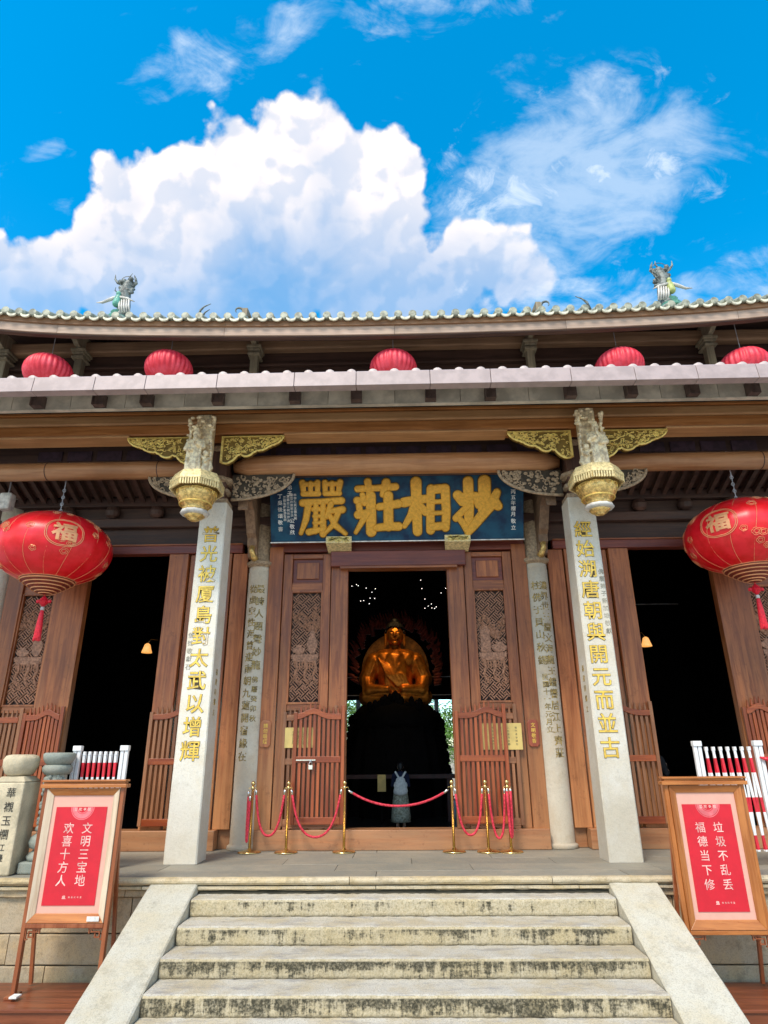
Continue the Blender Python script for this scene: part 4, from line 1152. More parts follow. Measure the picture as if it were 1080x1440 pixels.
wtag(2.085, 1.61, 'red brown wooden tag with gilt characters on the right door post', '文明敬香', wood('red_tag_wood', (.30, .06, .03), (.40, .10, .045), 'z', .4, tint=.05))

# ------------------------------------------------------------------ name plaque over the door
PQ = thing('name_plaque', 'blue plaque with four large gold characters above the central door', 'plaque', (0, 1.95, 4.72))
P0, P1 = Vector((0, 2.05, 4.735)), Vector((0, 1.62, 5.74))
PU = (P1-P0).normalized(); PNn = Vector((0, -PU.z, PU.y)); PH = (P1-P0).length
def PP(x, h, d): return Vector((x, 0, 0)) + P0 + PU*h + PNn*d
def pbox(m, x0, x1, h0, h1, d0, d1, mi=0):
    m.hexa([PP(x, h, d) for x in (x0, x1) for h in (h0, h1) for d in (d0, d1)], mi)
m = MB(); pbox(m, -2.16, 2.16, 0, PH, -.05, 0); m.build('plaque_board', M_BLUE, PQ, bevel=.006)
m = MB(); pbox(m, -2.17, 2.17, -.018, -.001, -.05, .018); m.build('plaque_edge', M_WHITEP, PQ)
m = MB()
pbox(m, -2.2, 2.2, PH+.001, PH+.03, -.06, .02); m.build('plaque_edge', M_DARKW, PQ)
# brush strokes: pixel-free local units, origin lower left of plaque, x in m from its centre, height in m
A = 6.353
def cap_stroke(m, pts, w, d0, d1, n=9):
    """flat rounded stroke along pts (x,h) with widths w"""
    L, Rr = [], []
    pts = [Vector((p[0], p[1], 0)) for p in pts]; N = len(pts)
    for i, p in enumerate(pts):
        t = (pts[min(i+1, N-1)]-pts[max(i-1, 0)]).normalized(); nn = Vector((-t.y, t.x, 0))
        L.append(p+nn*w[i]/2); Rr.append(p-nn*w[i]/2)
    def arc(c, t, r):
        a0 = math.atan2(t.y, t.x)
        return [c+Vector((math.cos(a0+PI/2-PI*k/n), math.sin(a0+PI/2-PI*k/n), 0))*r for k in range(1, n)]
    t0 = (pts[1]-pts[0]).normalized(); t1 = (pts[-1]-pts[-2]).normalized()
    out = L + arc(pts[-1], t1, w[-1]/2) + Rr[::-1] + arc(pts[0], -t0, w[0]/2)
    ctr = len(out); v = []
    ins = .008
    cen = [(p) for p in L]
    # front face as a fan strip: build quads between L and R plus caps
    v = [PP(p.x, p.y, d0) for p in out]
    # inset ring slightly raised for a rounded edge
    spine = []
    for p in out:
        q_ = min(pts, key=lambda c: (c-p).length); dirv = (q_-p)
        # nearest point on polyline
        best = None
        for a_, b_ in zip(pts, pts[1:]):
            ab = b_-a_; t = max(0, min(1, (p-a_).dot(ab)/max(1e-9, ab.length_squared))); c = a_+ab*t
            if best is None or (c-p).length < (best-p).length: best = c
        spine.append(p+(best-p).normalized()*min(.016, (best-p).length*.5))
    v += [PP(p.x, p.y, d0+(d1-d0)*.7) for p in out]
    v += [PP(p.x, p.y, d1) for p in spine]
    K = len(out)
    f = [[i, (i+1) % K, (i+1) % K+K, i+K] for i in range(K)] + [[i+K, (i+1) % K+K, (i+1) % K+2*K, i+2*K] for i in range(K)] + [[i+2*K for i in range(K)]]
    m.add(v, f)
def make_char(strokes, x0, h_top, sx, sy, wscale, seed):
    """strokes: [([(u,v)...],[w...])] in a 0..100 box, v downwards"""
    m = MB()
    for i, (ps, ws) in enumerate(strokes):
        cap_stroke(m, [(x0+u*sx, h_top-v*sy) for u, v in ps], [w*wscale for w in ws], .001, .028+.0018*i)
    m.build('character', M_PGOLD, PQ)
    # thin dark outline behind
    m = MB()
    for i, (ps, ws) in enumerate(strokes):
        cap_stroke(m, [(x0+u*sx, h_top-v*sy) for u, v in ps], [w*wscale+.03 for w in ws], .0005, .006+.0004*i)
    m.build('character_edge', M_CHARD, PQ)
yan = [([(8, 4), (10, 22)], [12, 9]), ([(40, 4), (40, 22)], [11, 9]), ([(10, 7), (40, 7)], [9, 9]), ([(9, 24), (42, 24)], [10, 10]), ([(25, 5), (25, 24)], [9, 9]),
       ([(56, 4), (56, 22)], [11, 9]), ([(88, 4), (84, 22)], [12, 9]), ([(56, 7), (87, 7)], [9, 9]), ([(56, 24), (86, 24)], [10, 10]), ([(71, 5), (71, 24)], [9, 9]),
       ([(8, 40), (50, 38), (90, 37)], [14, 11, 14]), ([(20, 42), (14, 70), (3, 94)], [13, 12, 8]),
       ([(30, 52), (54, 51)], [9, 9]), ([(36, 42), (34, 92)], [10, 9]), ([(51, 42), (50, 96)], [10, 13]), ([(32, 64), (52, 64)], [8, 8]), ([(32, 76), (52, 75)], [8, 8]), ([(20, 92), (52, 87)], [13, 10]),
       ([(68, 42), (58, 66)], [12, 9]), ([(64, 56), (92, 53)], [10, 14]), ([(84, 56), (72, 80), (56, 93)], [12, 11, 8]), ([(64, 62), (78, 82), (98, 96)], [10, 12, 8])]
zhuang = [([(10, 17), (50, 16), (92, 14)], [12, 11, 13]), ([(32, 4), (35, 28)], [13, 10]), ([(72, 6), (64, 28)], [15, 10]),
          ([(38, 30), (38, 95)], [17, 18]), ([(8, 38), (34, 40)], [13, 11]), ([(20, 28), (24, 44)], [10, 9]), ([(10, 64), (34, 60)], [15, 12]), ([(26, 66), (4, 96)], [12, 7]), ([(12, 46), (14, 60)], [11, 11]),
          ([(56, 50), (74, 48), (98, 45)], [13, 13, 15]), ([(76, 30), (76, 86)], [17, 17]), ([(50, 88), (76, 86), (98, 86)], [13, 14, 15])]
xiang = [([(4, 42), (28, 38), (54, 36)], [17, 15, 14]), ([(30, 6), (31, 50), (32, 94)], [19, 17, 16]), ([(28, 44), (18, 66), (4, 84)], [15, 13, 9]), ([(40, 50), (50, 60)], [13, 13]),
         ([(62, 18), (60, 60), (60, 92)], [15, 14, 15]), ([(62, 20), (92, 18)], [15, 16]), ([(92, 18), (94, 60), (92, 88)], [16, 15, 14]), ([(62, 42), (92, 41)], [8, 8]), ([(62, 62), (92, 61)], [8, 8]), ([(62, 86), (92, 84)], [14, 14])]
miao = [([(30, 8), (31, 50), (31, 90)], [17, 17, 14]), ([(8, 32), (18, 44), (34, 48)], [16, 15, 12]), ([(8, 34), (34, 32), (48, 34)], [9, 12, 13]), ([(4, 72), (20, 58), (32, 50)], [12, 11, 10]), ([(6, 68), (18, 80), (28, 94)], [9, 11, 12]),
        ([(46, 34), (52, 50)], [14, 13]), ([(64, 8), (64, 36), (60, 58)], [21, 21, 16]), ([(90, 28), (82, 42)], [13, 17]), ([(82, 40), (92, 52)], [17, 15]), ([(80, 46), (60, 66), (40, 86), (29, 97)], [20, 17, 15, 12])]
H_T = PH-.045
u1 = .0078; v1 = .0094
make_char(yan, -1.66, H_T, u1*1.03, v1*1.02, .0094, 1)
make_char(zhuang, -.73, H_T, u1, v1, .0100, 2)
make_char(xiang, .10, H_T, u1*1.02, v1*1.02, .0100, 3)
make_char(miao, .98, H_T+.02, u1*1.04, v1*1.04, .0104, 4)
def ptext(cols):
    m = MB()
    for txt, x, ha, hb, size in cols:
        for i, ch in enumerate(txt):
            h = ha+(hb-ha)*i/max(1, len(txt)-1)
            put_glyph(m, ch, lambda a, b_, d, h=h, x=x: PP(x+a, h+b_, .001+d), size, .012, .004)
    return m
ptext([('丁吳後頌敬書', -1.99, .78, .22, .085), ('弟子', -1.82, .93, .83, .085), ('公敬獻', -1.79, .36, .16, .085),
       ('林李陳黃王張吳劉', -1.73, .80, .40, .052), ('謝蔡許鄭郭曾洪', -1.79, .80, .45, .052), ('葉蘇莊江何蕭羅高', -1.85, .78, .36, .052), ('潘簡朱鍾彭游詹胡', -1.91, .76, .38, .052)]).build('plaque_text', M_WHITEP, PQ)
ptext([('丙五年榴月', 1.985, .80, .42, .085), ('敬立', 1.985, .30, .19, .085)]).build('plaque_text', M_WHITEP, PQ)

# ------------------------------------------------------------------ lanterns
def ell(c, rx, rz, az, el, d=0):
    """point on the squashed lantern body"""
    return Vector((c[0]+(rx+d)*math.cos(el)*math.cos(az), c[1]+(rx+d)*math.cos(el)*math.sin(az), c[2]+(rz+d)*math.sin(el)))
def big_lantern(c, az_print, tz, label, seed):
    rnd = random.Random(seed)
    t = thing('red_lantern', label, 'lantern', (c[0], c[1], c[2]), 'large red lanterns under the lower eave')
    rx, rz = .875, .575
    NS, NR = 72, 26; m = MB()
    el0, el1 = R(-64), R(70)
    prof = [(rx*math.cos(el0+(el1-el0)*i/NR), rz*math.sin(el0+(el1-el0)*i/NR)) for i in range(NR+1)]
    m.lathe(prof, c, NS, lobes=24, lobe=.012)
    m.build('lantern_body', M_SILK, t, smooth=True)
    s = MB()
    for k in range(16):
        a = 2*PI*(k+.5)/16 + az_print
        s.tube([ell(c, rx*1.006, rz*1.002, a+.10*math.sin((el0+(el1-el0)*i/18)*1.6), el0+(el1-el0)*i/18) for i in range(19)], .0032, 4)
    s.build('gold_seam', M_LGOLD, t)
    def onb(az, el):
        def fn(a, b_, d):
            return ell(c, rx*1.008, rz*1.008, az+a/(rx*math.cos(el)), el+b_/(.72), d)
        return fn
    pm = MB(); v, f = glyph('福', .028, .02)
    bm = bmesh.new(); vs = [bm.verts.new(q_) for q_ in v]
    for ff in f:
        try: bm.faces.new([vs[i] for i in ff])
        except ValueError: pass
    bmesh.ops.subdivide_edges(bm, edges=[e_ for e_ in bm.edges if e_.calc_length() > .12], cuts=2)
    bmesh.ops.triangulate(bm, faces=bm.faces); bm.verts.index_update()
    fn = onb(az_print, R(5))
    pm.add([fn(-(p.co.x-.49)*.36*-1, (p.co.y-.36)*.36, (p.co.z+.02)/.04*.008+.003) for p in bm.verts], [[q_.index for q_ in x.verts] for x in bm.faces]); bm.free()
    pm.build('fortune_character', M_LGOLD, t)
    rg = MB()
    for r0 in (.245, .268):
        rg.tube([fn(r0*(1+.07*abs(math.sin(2*th)))*math.cos(th), r0*(1+.07*abs(math.sin(2*th)))*math.sin(th), .006) for th in [2*PI*i/48 for i in range(48)]], .0055, 5, closed=True)
    for k in range(64):
        az = rnd.uniform(0, 2*PI); el = rnd.choice([-.62, -.38, -.1, .2, .5, .8])+rnd.uniform(-.1, .1)
        dd = (az-az_print+PI) % (2*PI)-PI
        if abs(dd) < .42 and -.1 < el < .62: continue
        f2 = onb(az, el); sz = rnd.uniform(.04, .065)
        for r0 in (1, .55):
            rg.tube([f2(sz*r0*(1+.25*abs(math.sin(2.5*th)))*math.cos(th), sz*r0*(1+.25*abs(math.sin(2.5*th)))*math.sin(th), .005) for th in [2*PI*i/20 for i in range(20)]], .0035, 4, closed=True)
    rg.build('gold_pattern', M_LGOLD, t, kind='stuff')
    zb = c[2]+rz*math.sin(el0)
    cone = [(.40, .012), (.385, -.02), (.33, -.06), (.27, -.10), (.21, -.14), (.15, -.175), (.09, -.20), (.03, -.215)]
    cb = MB().lathe([(r_, z) for r_, z in reversed(cone)], (c[0], c[1], zb), 40).build('lantern_foot', M_LRING, t, smooth=True)
    q_ = MB()
    for r_, z in cone[:-1]: q_.tube([(c[0]+(r_+.004)*math.cos(2*PI*i/40), c[1]+(r_+.004)*math.sin(2*PI*i/40), zb+z) for i in range(40)], .0105, 6, closed=True)
    q_.build('gold_ring', M_LGOLD, cb)
    zt_ = c[2]+rz*math.sin(el1)
    MB().lathe([(.31, -.02), (.30, .02), (.26, .03), (.05, .04)], (c[0], c[1], zt_), 30).build('lantern_top', M_LRING, t)
    h = MB(); h.tube([(c[0], c[1], zt_+.03), (c[0], c[1], tz)], .008, 6)
    for i in range(4):
        zz = zt_+.12+.12*i
        h.tube([(c[0]+.025*math.cos(a), c[1], zz+.03*math.sin(a)) for a in [i_*PI/4 for i_ in range(8)]], .006, 5, closed=True)
    h.build('hanging_wire', M_WIRE, t)
    k = MB(); zk = zb-.24
    k.tube([(c[0], c[1], zb-.2), (c[0], c[1], zk)], .008, 5)
    k.lathe([(.01, -.17), (.05, -.13), (.085, -.085), (.05, -.04), (.01, 0)], (c[0], c[1], zk), 8)
    k.lathe([(.02, -.01), (.03, -.02), (.03, -.05), (.02, -.06)], (c[0]-.09, c[1], zk-.05), 6); k.lathe([(.02, -.01), (.03, -.02), (.03, -.05), (.02, -.06)], (c[0]+.09, c[1], zk-.05), 6)
    k.build('knot', M_TASSEL, t)
    MB().lathe([(.018, -.225), (.028, -.22), (.028, -.18), (.018, -.17)], (c[0], c[1], zk), 12).build('bead', M_PORW, t)
    ts = MB(); ts.lathe([(.05, -.66), (.048, -.5), (.035, -.3), (.022, -.225)], (c[0], c[1], zk), 14)
    for i in range(16):
        a = 2*PI*i/16
        ts.tube([(c[0]+.02*math.cos(a), c[1]+.02*math.sin(a), zk-.23), (c[0]+.04*math.cos(a), c[1]+.04*math.sin(a), zk-.45), (c[0]+.05*math.cos(a), c[1]+.05*math.sin(a), zk-.68-.02*random.random())], .006, 4)
    ts.build('tassel', M_TASSEL, t)
def aim(c): return math.atan2(-8.34-c[1], 0-c[0])
cL = (-5.49, 1.30, 4.41); cR = (5.45, 1.30, 4.46)
big_lantern(cL, aim(cL)+.13, 5.95, 'large red silk lantern with gold fortune character hanging beside the left pillar', 1)
big_lantern(cR, aim(cR)-.36, 5.95, 'large red silk lantern with gold fortune character hanging beside the right pillar', 2)
UL = {-6.62: 'faded round lantern at the far left under the upper eave', -4.27: 'faded round lantern under the upper eave above the left pillar', -.02: 'faded round lantern under the upper eave on the middle axis',
      4.18: 'faded round lantern under the upper eave above the right pillar', 6.47: 'faded round lantern at the far right under the upper eave'}
for i, (x, lab) in enumerate(UL.items()):
    y = 1.80; rx, rz = .415, .34; xk = x; x = {-6.62: -6.50, -4.27: -4.22}.get(x, x*.99)
    ztop = {-6.62: 8.42, -4.27: 8.44, -.02: 8.36, 4.18: 8.30, 6.47: 8.25}[xk] - .03
    c = (x, y, ztop-rz*.97)
    t = thing('small_red_lantern', lab, 'lantern', c, 'round lanterns under the upper eave')
    MB().lathe([(rx*math.cos(R(-75+155*k/16)), rz*math.sin(R(-75+155*k/16))) for k in range(17)], c, 140, lobes=28, lobe=.06).build('lantern_body', M_SILKP, t, smooth=True)
    MB().lathe([(.09, -.02), (.10, .02), (.02, .03)], (x, y, c[2]+rz*.975), 16).build('lantern_top', M_LRING, t)
    MB().tube([(x, y, c[2]+rz), (x, y, ze(x)-.06)], .007, 5).build('hanging_wire', M_WIRE, t)

# ------------------------------------------------------------------ barrier posts and ropes
POSTS = [(-2.20, 2.00, 'first from the left, beside the left round column'), (-1.665, 1.98, 'second from the left, in front of the left gate'), (-.83, 2.0, 'third from the left, at the left edge of the doorway'),
         (.755, 1.98, 'fourth from the left, at the right edge of the doorway'), (1.245, 1.95, 'fifth from the left, in front of the right gate'), (1.565, 1.93, 'last on the right, before the yellow notice')]
base_m = MB().lathe([(.165, .001), (.168, .012), (.15, .022), (.06, .032), (.03, .045), (.022, .06)], (0, 0, 0), 32).mesh('post_base', M_BRASS, smooth=True)
pole_m = MB().lathe([(.0195, .05), (.0195, .84), (.027, .845), (.027, .875), (.016, .88), (.016, .89)], (0, 0, 0), 16).mesh('post_pole', M_BRASS, smooth=True)
ball_m = MB().lathe([(.006, -.034), (.022, -.026), (.034, 0), (.022, .026), (.004, .034)], (0, 0, .922), 18).mesh('post_ball', M_BRASS, smooth=True)
ring_m = MB()
for k in range(4): ring_m.tube([(.02*math.cos(k*PI/2), .02*math.sin(k*PI/2), .86), (.05*math.cos(k*PI/2), .05*math.sin(k*PI/2), .862), (.055*math.cos(k*PI/2), .055*math.sin(k*PI/2), .845)], .005, 5)
ring_m = ring_m.mesh('post_hook', M_BRASS)
for x, y, w in POSTS:
    t = thing('rope_barrier_post', 'polished brass rope post, ' + w, 'barrier post', (x, y, 0), 'brass posts before the central door')
    for nm, me in (('post_base', base_m), ('post_pole', pole_m), ('post_ball', ball_m), ('post_hook', ring_m)):
        o = put(nm, me, None, (0, 0, 0)); o.parent = t
def rope(p, q_, sag, label, r=.017):
    t = thing('barrier_rope', label, 'rope', ((p[0]+q_[0])/2, (p[1]+q_[1])/2, min(p[2], q_[2])-sag), 'red ropes between the brass posts')
    p, q_ = Vector(p), Vector(q_); n = 30; pts = []
    k = 3.2 if sag > .3 else 1.0
    for i in range(n+1):
        u = i/n; a = p.lerp(q_, u)
        s_ = (math.cosh(k*(2*u-1))-math.cosh(k))/(1-math.cosh(k)); a.z -= sag*s_
        pts.append(a)
    MB().tube(pts, r, 10).build('velvet_rope', M_ROPE, t, smooth=True)
    for e_, d in ((pts[0], pts[1]-pts[0]), (pts[-1], pts[-2]-pts[-1])):
        d.normalize(); MB().tube([e_-d*.045, e_-d*.02, e_+d*.035], [.008, .018, .019], 10).build('rope_end', M_CHROME, t, smooth=True)
def hk(i, dx): return (POSTS[i][0]+dx, POSTS[i][1]-.01, .80)
rope(hk(0, .055), hk(1, -.055), .58, 'red rope sagging low between the two leftmost brass posts')
rope(hk(1, .055), hk(2, -.055), .60, 'red rope sagging low in front of the left gate, ending at the doorway')
rope(hk(2, .09), hk(3, -.09), .195, 'red rope stretched in a shallow curve across the open doorway')
rope(hk(3, .05), hk(4, -.05), .58, 'red rope sagging low just right of the doorway')
rope(hk(4, .045), hk(5, -.045), .62, 'short red rope sagging low between the two rightmost brass posts')
rope((POSTS[0][0]-.055, 1.97, .78), (POSTS[0][0]-.02, 1.93, .72), .60, 'red rope hanging doubled from the leftmost brass post')
rope((POSTS[5][0]+.04, 1.90, .80), (POSTS[5][0]-.02, 1.84, .80), .60, 'red rope hanging doubled from the rightmost brass post', .02)

# ------------------------------------------------------------------ poster stands on benches
def sign(xc, w, ztop, zbot, yc, cols, label, pale, cat='sign', legs=True):
    t = thing('poster_stand', label, cat, (xc, yc, -1.0))
    fw = .075; x0, x1 = xc-w/2, xc+w/2
    lean = .0
    wf = M_SIGNW
    # uprights
    for a, b_ in ((x0-.045, x0), (x1, x1+.045)):
        MB().box(a, b_, yc-.02, yc+.04, -.995, ztop-.06).build('upright', M_SIGND if pale else M_SIGNW, t, bevel=.006)
        s_ = -1 if a < xc else 1
        MB().bar(((a+b_)/2, yc+.03, ztop-.5), ((a+b_)/2, yc+.34, -.98), .035, .035).build('back_leg', M_SIGND, t)
        MB().box(a-.02, b_+.02, yc-.10, yc+.10, -.999, -.975).build('foot', M_SIGND, t, bevel=.004)
    cp = MB(); cp.box(x0-.075, x1+.075, yc-.055, yc+.07, ztop-.085, ztop-.045); cp.box(x0-.05, x1+.05, yc-.045, yc+.06, ztop-.043, ztop-.025); cp.box(x0-.065, x1+.065, yc-.06, yc+.07, ztop-.022, ztop+.0)
    cp.build('cap_moulding', M_SIGNX, t, bevel=.006)
    # bevelled picture frame: four mitred bars sloping inwards
    zt_, zb_ = ztop-.09, zbot
    def fbar(P, Q, P2, Q2, nm, mt):
        m = MB()
        m.hexa([(P[0], yc-.035, P[1]), (P[0], yc+.03, P[1]), (Q[0], yc-.035, Q[1]), (Q[0], yc+.03, Q[1]), (P2[0], yc-.008, P2[1]), (P2[0], yc+.03, P2[1]), (Q2[0], yc-.008, Q2[1]), (Q2[0], yc+.03, Q2[1])])
        m.build(nm, mt, t, bevel=.003)
    o = [(x0+.002, zb_), (x1-.002, zb_), (x1-.002, zt_), (x0+.002, zt_)]; i_ = [(x0+fw, zb_+fw*1.15), (x1-fw, zb_+fw*1.15), (x1-fw, zt_-fw), (x0+fw, zt_-fw)]
    fbar(o[0], o[1], i_[0], i_[1], 'frame_rail', M_SIGNX); fbar(o[3], o[2], i_[3], i_[2], 'frame_rail', M_SIGNX)
    mt = wood('frame_gloss_wood', (.60, .44, .30), (.74, .60, .44), 'z', .3, bs=.15, tint=.03) if pale else M_SIGNW  # whitish gloss reflection on the stiles, put into the wood colour
    fbar(o[0], o[3], i_[0], i_[3], 'frame_stile', mt); fbar(o[1], o[2], i_[1], i_[2], 'frame_stile', mt)
    MB().box(x0-.001, x1+.001, yc-.03, yc+.03, zb_-.045, zb_-.003).build('lower_rail', M_SIGND if pale else M_SIGNX, t, bevel=.006)
    a0, a1, b0, b1 = i_[0][0], i_[1][0], i_[0][1], i_[2][1]
    MB().box(a0, a1, yc+.004, yc+.02, b0, b1).build('mat_board', M_MATP, t)
    px0, px1, pz0, pz1 = a0+.048, a1-.056, b0+.072, b1-.118
    po = MB().box(px0, px1, yc-.002, yc+.003, pz0, pz1).build('red_poster', M_POST, t)
    tx = MB(); pw, ph = px1-px0, pz1-pz0
    for ci, (txt, fx) in enumerate(cols):
        for i, ch in enumerate(txt):
            tg = MB(); put_glyph(tg, ch, lambda a, b_, d, i=i, fx=fx: (px0+pw*fx+a, yc-.0022-d, pz1-ph*(.225+.133*i)+b_), pw*.205, .004, .0008)
            tg.build('character', M_PRINT, po)
    put_glyph(tx, '佛', lambda a, b_, d: (px0+pw*.40+a, yc-.0022-d, pz0+ph*.08+b_), .036, .012, .0008)
    tx.box(px0+pw*.365, px0+pw*.44, yc-.0026, yc-.0022, pz0+ph*.065, pz0+ph*.069)
    for i, ch in enumerate('南普陀寺宣'): put_glyph(tx, ch, lambda a, b_, d, i=i: (px0+pw*(.50+.055*i)+a, yc-.0022-d, pz0+ph*.08+b_), .020, .0, .0008)
    tx.build('poster_imprint', M_PRINT, po, kind='stuff')
    em = MB(); ec = (px0+pw*.52, pz1)
    for r0, r1 in ((.072, .118), (.124, .132), (.058, .066)):
        arc_ = [R(180+180*k/20) for k in range(21)]
        poly = [(ec[0]+r1*math.cos(a), ec[1]-.001+r1*math.sin(a)) for a in arc_] + [(ec[0]+r0*math.cos(a), ec[1]-.001+r0*math.sin(a)) for a in reversed(arc_)]
        em.prism(poly, 'xz', yc-.003, yc-.0021)
    em.build('emblem', M_PRINT2, po)
    et_ = MB()
    for i, ch in enumerate('普陀寺院'):
        put_glyph(et_, ch, lambda a, b_, d, i=i: (ec[0]-.075+.05*i+a, yc-.0032-d, ec[1]-.025+b_), .035, .01, .0008)
    et_.build('emblem_text', M_PRINT, po)
    # fretwork corners under the frame
    for s_ in (-1, 1):
        xx = x0 if s_ < 0 else x1
        m = MB(); k = -s_
        for (u0, u1, w0, w1) in ((0, .16, 0, .014), (0, .012, .014, .11), (.03, .13, .028, .04), (.118, .13, .014, .028), (.03, .042, .04, .09), (.042, .09, .078, .09), (.078, .09, .05, .078), (.012, .03, .098, .11), (.142, .154, .014, .05)):
            aa, bb = sorted((xx+k*u0, xx+k*u1)); m.box(aa, bb, yc-.008, yc+.012, zb_-.047-w1, zb_-.047-w0)
        m.build('fretwork_corner', M_SIGND, t)
    return t
s1 = sign(-3.585, .83, 1.06, -.345, -.50, [('文明三宝地', .66), ('欢喜十方人', .30)], 'wooden poster stand with gloss reflection coloured into its inner frame, red poster at the left of the steps', True)
MB().box(-3.585+.24, -3.585+.37, -.545, -.538, -.325, -.28).build('white_label', M_WHITEP, s1)
sign(3.375, .79, 1.05, -.42, -.50, [('垃圾不乱丢', .66), ('福德当下修', .30)], 'orange wooden poster stand with red poster at the right of the steps', False)
for s_, lab in ((-1, 'low red brown wooden bench under the left poster stand'), (1, 'low red brown wooden bench under the right poster stand')):
    t = thing('low_bench', lab, 'bench', (s_*3.9, -.55, GZ))
    a, b_ = sorted((s_*2.93, s_*5.2))
    for k in range(3):
        y0 = -.86+.27*k
        MB().box(a, b_, y0+.002, y0+.268, -1.03, -1.0).build('seat_plank', M_BENCH, t, bevel=.006)
    MB().box(a+.02, b_-.02, -.84, -.81, GZ+.04, -1.031).build('apron', M_BENCH, t, bevel=.004)
    for xx in (a+.06, (a+b_)/2, b_-.12):
        MB().box(xx, xx+.07, -.80, -.10, GZ, -1.031).build('leg', M_BENCH, t)
wb = MB().box(-3.98, -3.90, -.66, -.56, -.974, -.955)
wb.build('paper_slip', M_WHITEP, None, bevel=.003, label='small white block lying on the foot of the left poster stand', cat='paper')

# ------------------------------------------------------------------ balustrade posts
t = thing('stone_baluster_post', 'yellowish square stone post with ball top and ink characters, at far left', 'stone post', (-4.79, .15, 0))
px, py, hw = -4.82, .30, .195
m = MB(); m.box(px-hw, px+hw, py-hw, py+hw, .001, 1.02); m.build('post_shaft', M_BALU, t, bevel=.02)
m = MB(); m.hexa([(px-hw, py-hw, 1.022), (px-.14, py-.14, 1.085), (px-hw, py+hw, 1.022), (px-.14, py+.14, 1.085), (px+hw, py-hw, 1.022), (px+.14, py-.14, 1.085), (px+hw, py+hw, 1.022), (px+.14, py+.14, 1.085)]); m.build('post_shoulder', M_BALU, t, bevel=.01)
MB().lathe([(.12, 1.086), (.165, 1.12), (.20, 1.20), (.205, 1.28), (.18, 1.325), (.12, 1.34)], (px, py, 0), 30, lobes=9, lobe=.03).build('ball_finial', M_BALU, t, smooth=True)
m = MB()
for i, ch in enumerate('華襯玉欄江邊'):
    z = [.90, .74, .59, .44, .30, .19][i]
    put_glyph(m, ch, lambda a, b_, d, z=z: (px+.05+a, py-hw-.0005-d, z+b_), [.12, .12, .12, .12, .085, .085][i], .006, .003)
m.build('ink_characters', M_INK, t)
t = thing('carved_baluster_post', 'grey green carved stone post half hidden behind the left poster stand', 'stone post', (-4.33, .35, 0))
gx, gy = -4.40, .42
MB().box(gx-.20, gx+.20, gy-.20, gy+.20, .001, .13).build('post_plinth', M_GREEN, t, bevel=.02)
MB().lathe([(.18, .131), (.19, .18), (.15, .22), (.12, .25), (.17, .27), (.19, .33), (.17, .39), (.13, .42)], (gx, gy, 0), 28, lobes=8, lobe=.04).build('lotus_base', M_GREEN, t, smooth=True)
m = MB(); m.lathe([(.125, .42), (.125, 1.10)], (gx, gy, 0), 8, ph=PI/8); m.build('post_shaft', M_GREEN, t)
m = MB(); rnd = random.Random(5)
for k in range(70):
    a = rnd.uniform(-2.6, -.2); z = rnd.uniform(.45, 1.08)
    m.add([Vector((gx+.125*math.cos(a), gy+.125*math.sin(a), z))+Vector((v.x*.022, v.y*.022, v.z*.03)) for v in ICOV], ICOF)
m.build('dragon_relief', M_GREEN, t, kind='stuff')
MB().lathe([(.14, 1.10), (.17, 1.14), (.175, 1.18), (.15, 1.215)], (gx, gy, 0), 32, lobes=16, lobe=.05).build('lotus_collar', M_GREEN, t, smooth=True)
MB().lathe([(.13, 1.216), (.16, 1.235), (.19, 1.29), (.195, 1.345), (.17, 1.36)], (gx, gy, 0), 30).build('drum_finial', M_GREEN, t, smooth=True)
# handrail stones continuing left
t = thing('stone_balustrade', 'stone rail and panel continuing left from the far left stone post', 'balustrade', (-6, .3, 0))
MB().box(-8.8, px-hw-.01, .22, .38, .62, .74).build('rail', M_BALU, t, bevel=.02); MB().box(-8.8, px-hw-.01, .26, .34, .001, .618).build('panel', M_BALU, t, bevel=.01)

# ------------------------------------------------------------------ folding red and white barriers
def banded(m, p, q_, w, d, bands):
    """slat from p (bottom) to q (top) with alternating colour bands; bands are z limits of the red parts"""
    p, q_ = Vector(p), Vector(q_); cuts = sorted({p.z, q_.z, *[b_ for pair in bands for b_ in pair if p.z < b_ < q_.z]})
    for a, b_ in zip(cuts, cuts[1:]):
        zc = (a+b_)/2; red = any(l_ < zc < h_ for l_, h_ in bands)
        A_ = p.lerp(q_, (a-p.z)/(q_.z-p.z)); B_ = p.lerp(q_, (b_-p.z)/(q_.z-p.z))
        m.bar(A_, B_, w, d, up=(0, 1, 0), mi=1 if red else 0)
def barrier(x0, x1, y, n, label, zt=1.36):
    t = thing('folding_barrier', label, 'barrier', ((x0+x1)/2, y, 0), 'folding red and white barriers')
    bands = [(1.06, 1.235), (.60, .77), (.18, .34)]
    for x in (x0, x1):
        m = MB()
        for dx in (-.028, .028): banded(m, (x+dx, y, .06), (x+dx, y, zt+.07), .045, .05, [])
        m.box(x-.055, x+.055, y-.04, y+.04, zt+.02, zt+.085)
        m.build('end_post', [M_WPL, M_RPL], t, bevel=.006)
        MB().box(x-.05, x+.05, y-.16, y+.16, .012, .055).build('foot', M_WPL, t, bevel=.008)
    st = (x1-x0-.14)/n
    for i in range(n):
        xb = x0+.07+st*(i+.5)
        m = MB(); banded(m, (xb+st*.62, y-.012, .16), (xb-st*.12, y-.012, zt-.02), .031, .012, bands); m.build('slat', [M_WPL, M_RPL], t)
        m = MB(); banded(m, (xb-st*.45, y+.012, .16), (xb+st*.05, y+.012, zt-.02), .031, .012, bands); m.build('slat', [M_WPL, M_RPL], t)
        MB().box(xb-.020, xb+.014, y-.024, y+.024, zt-.035, zt+.012).build('slat_cap', M_WPL, t, bevel=.004)
    return t
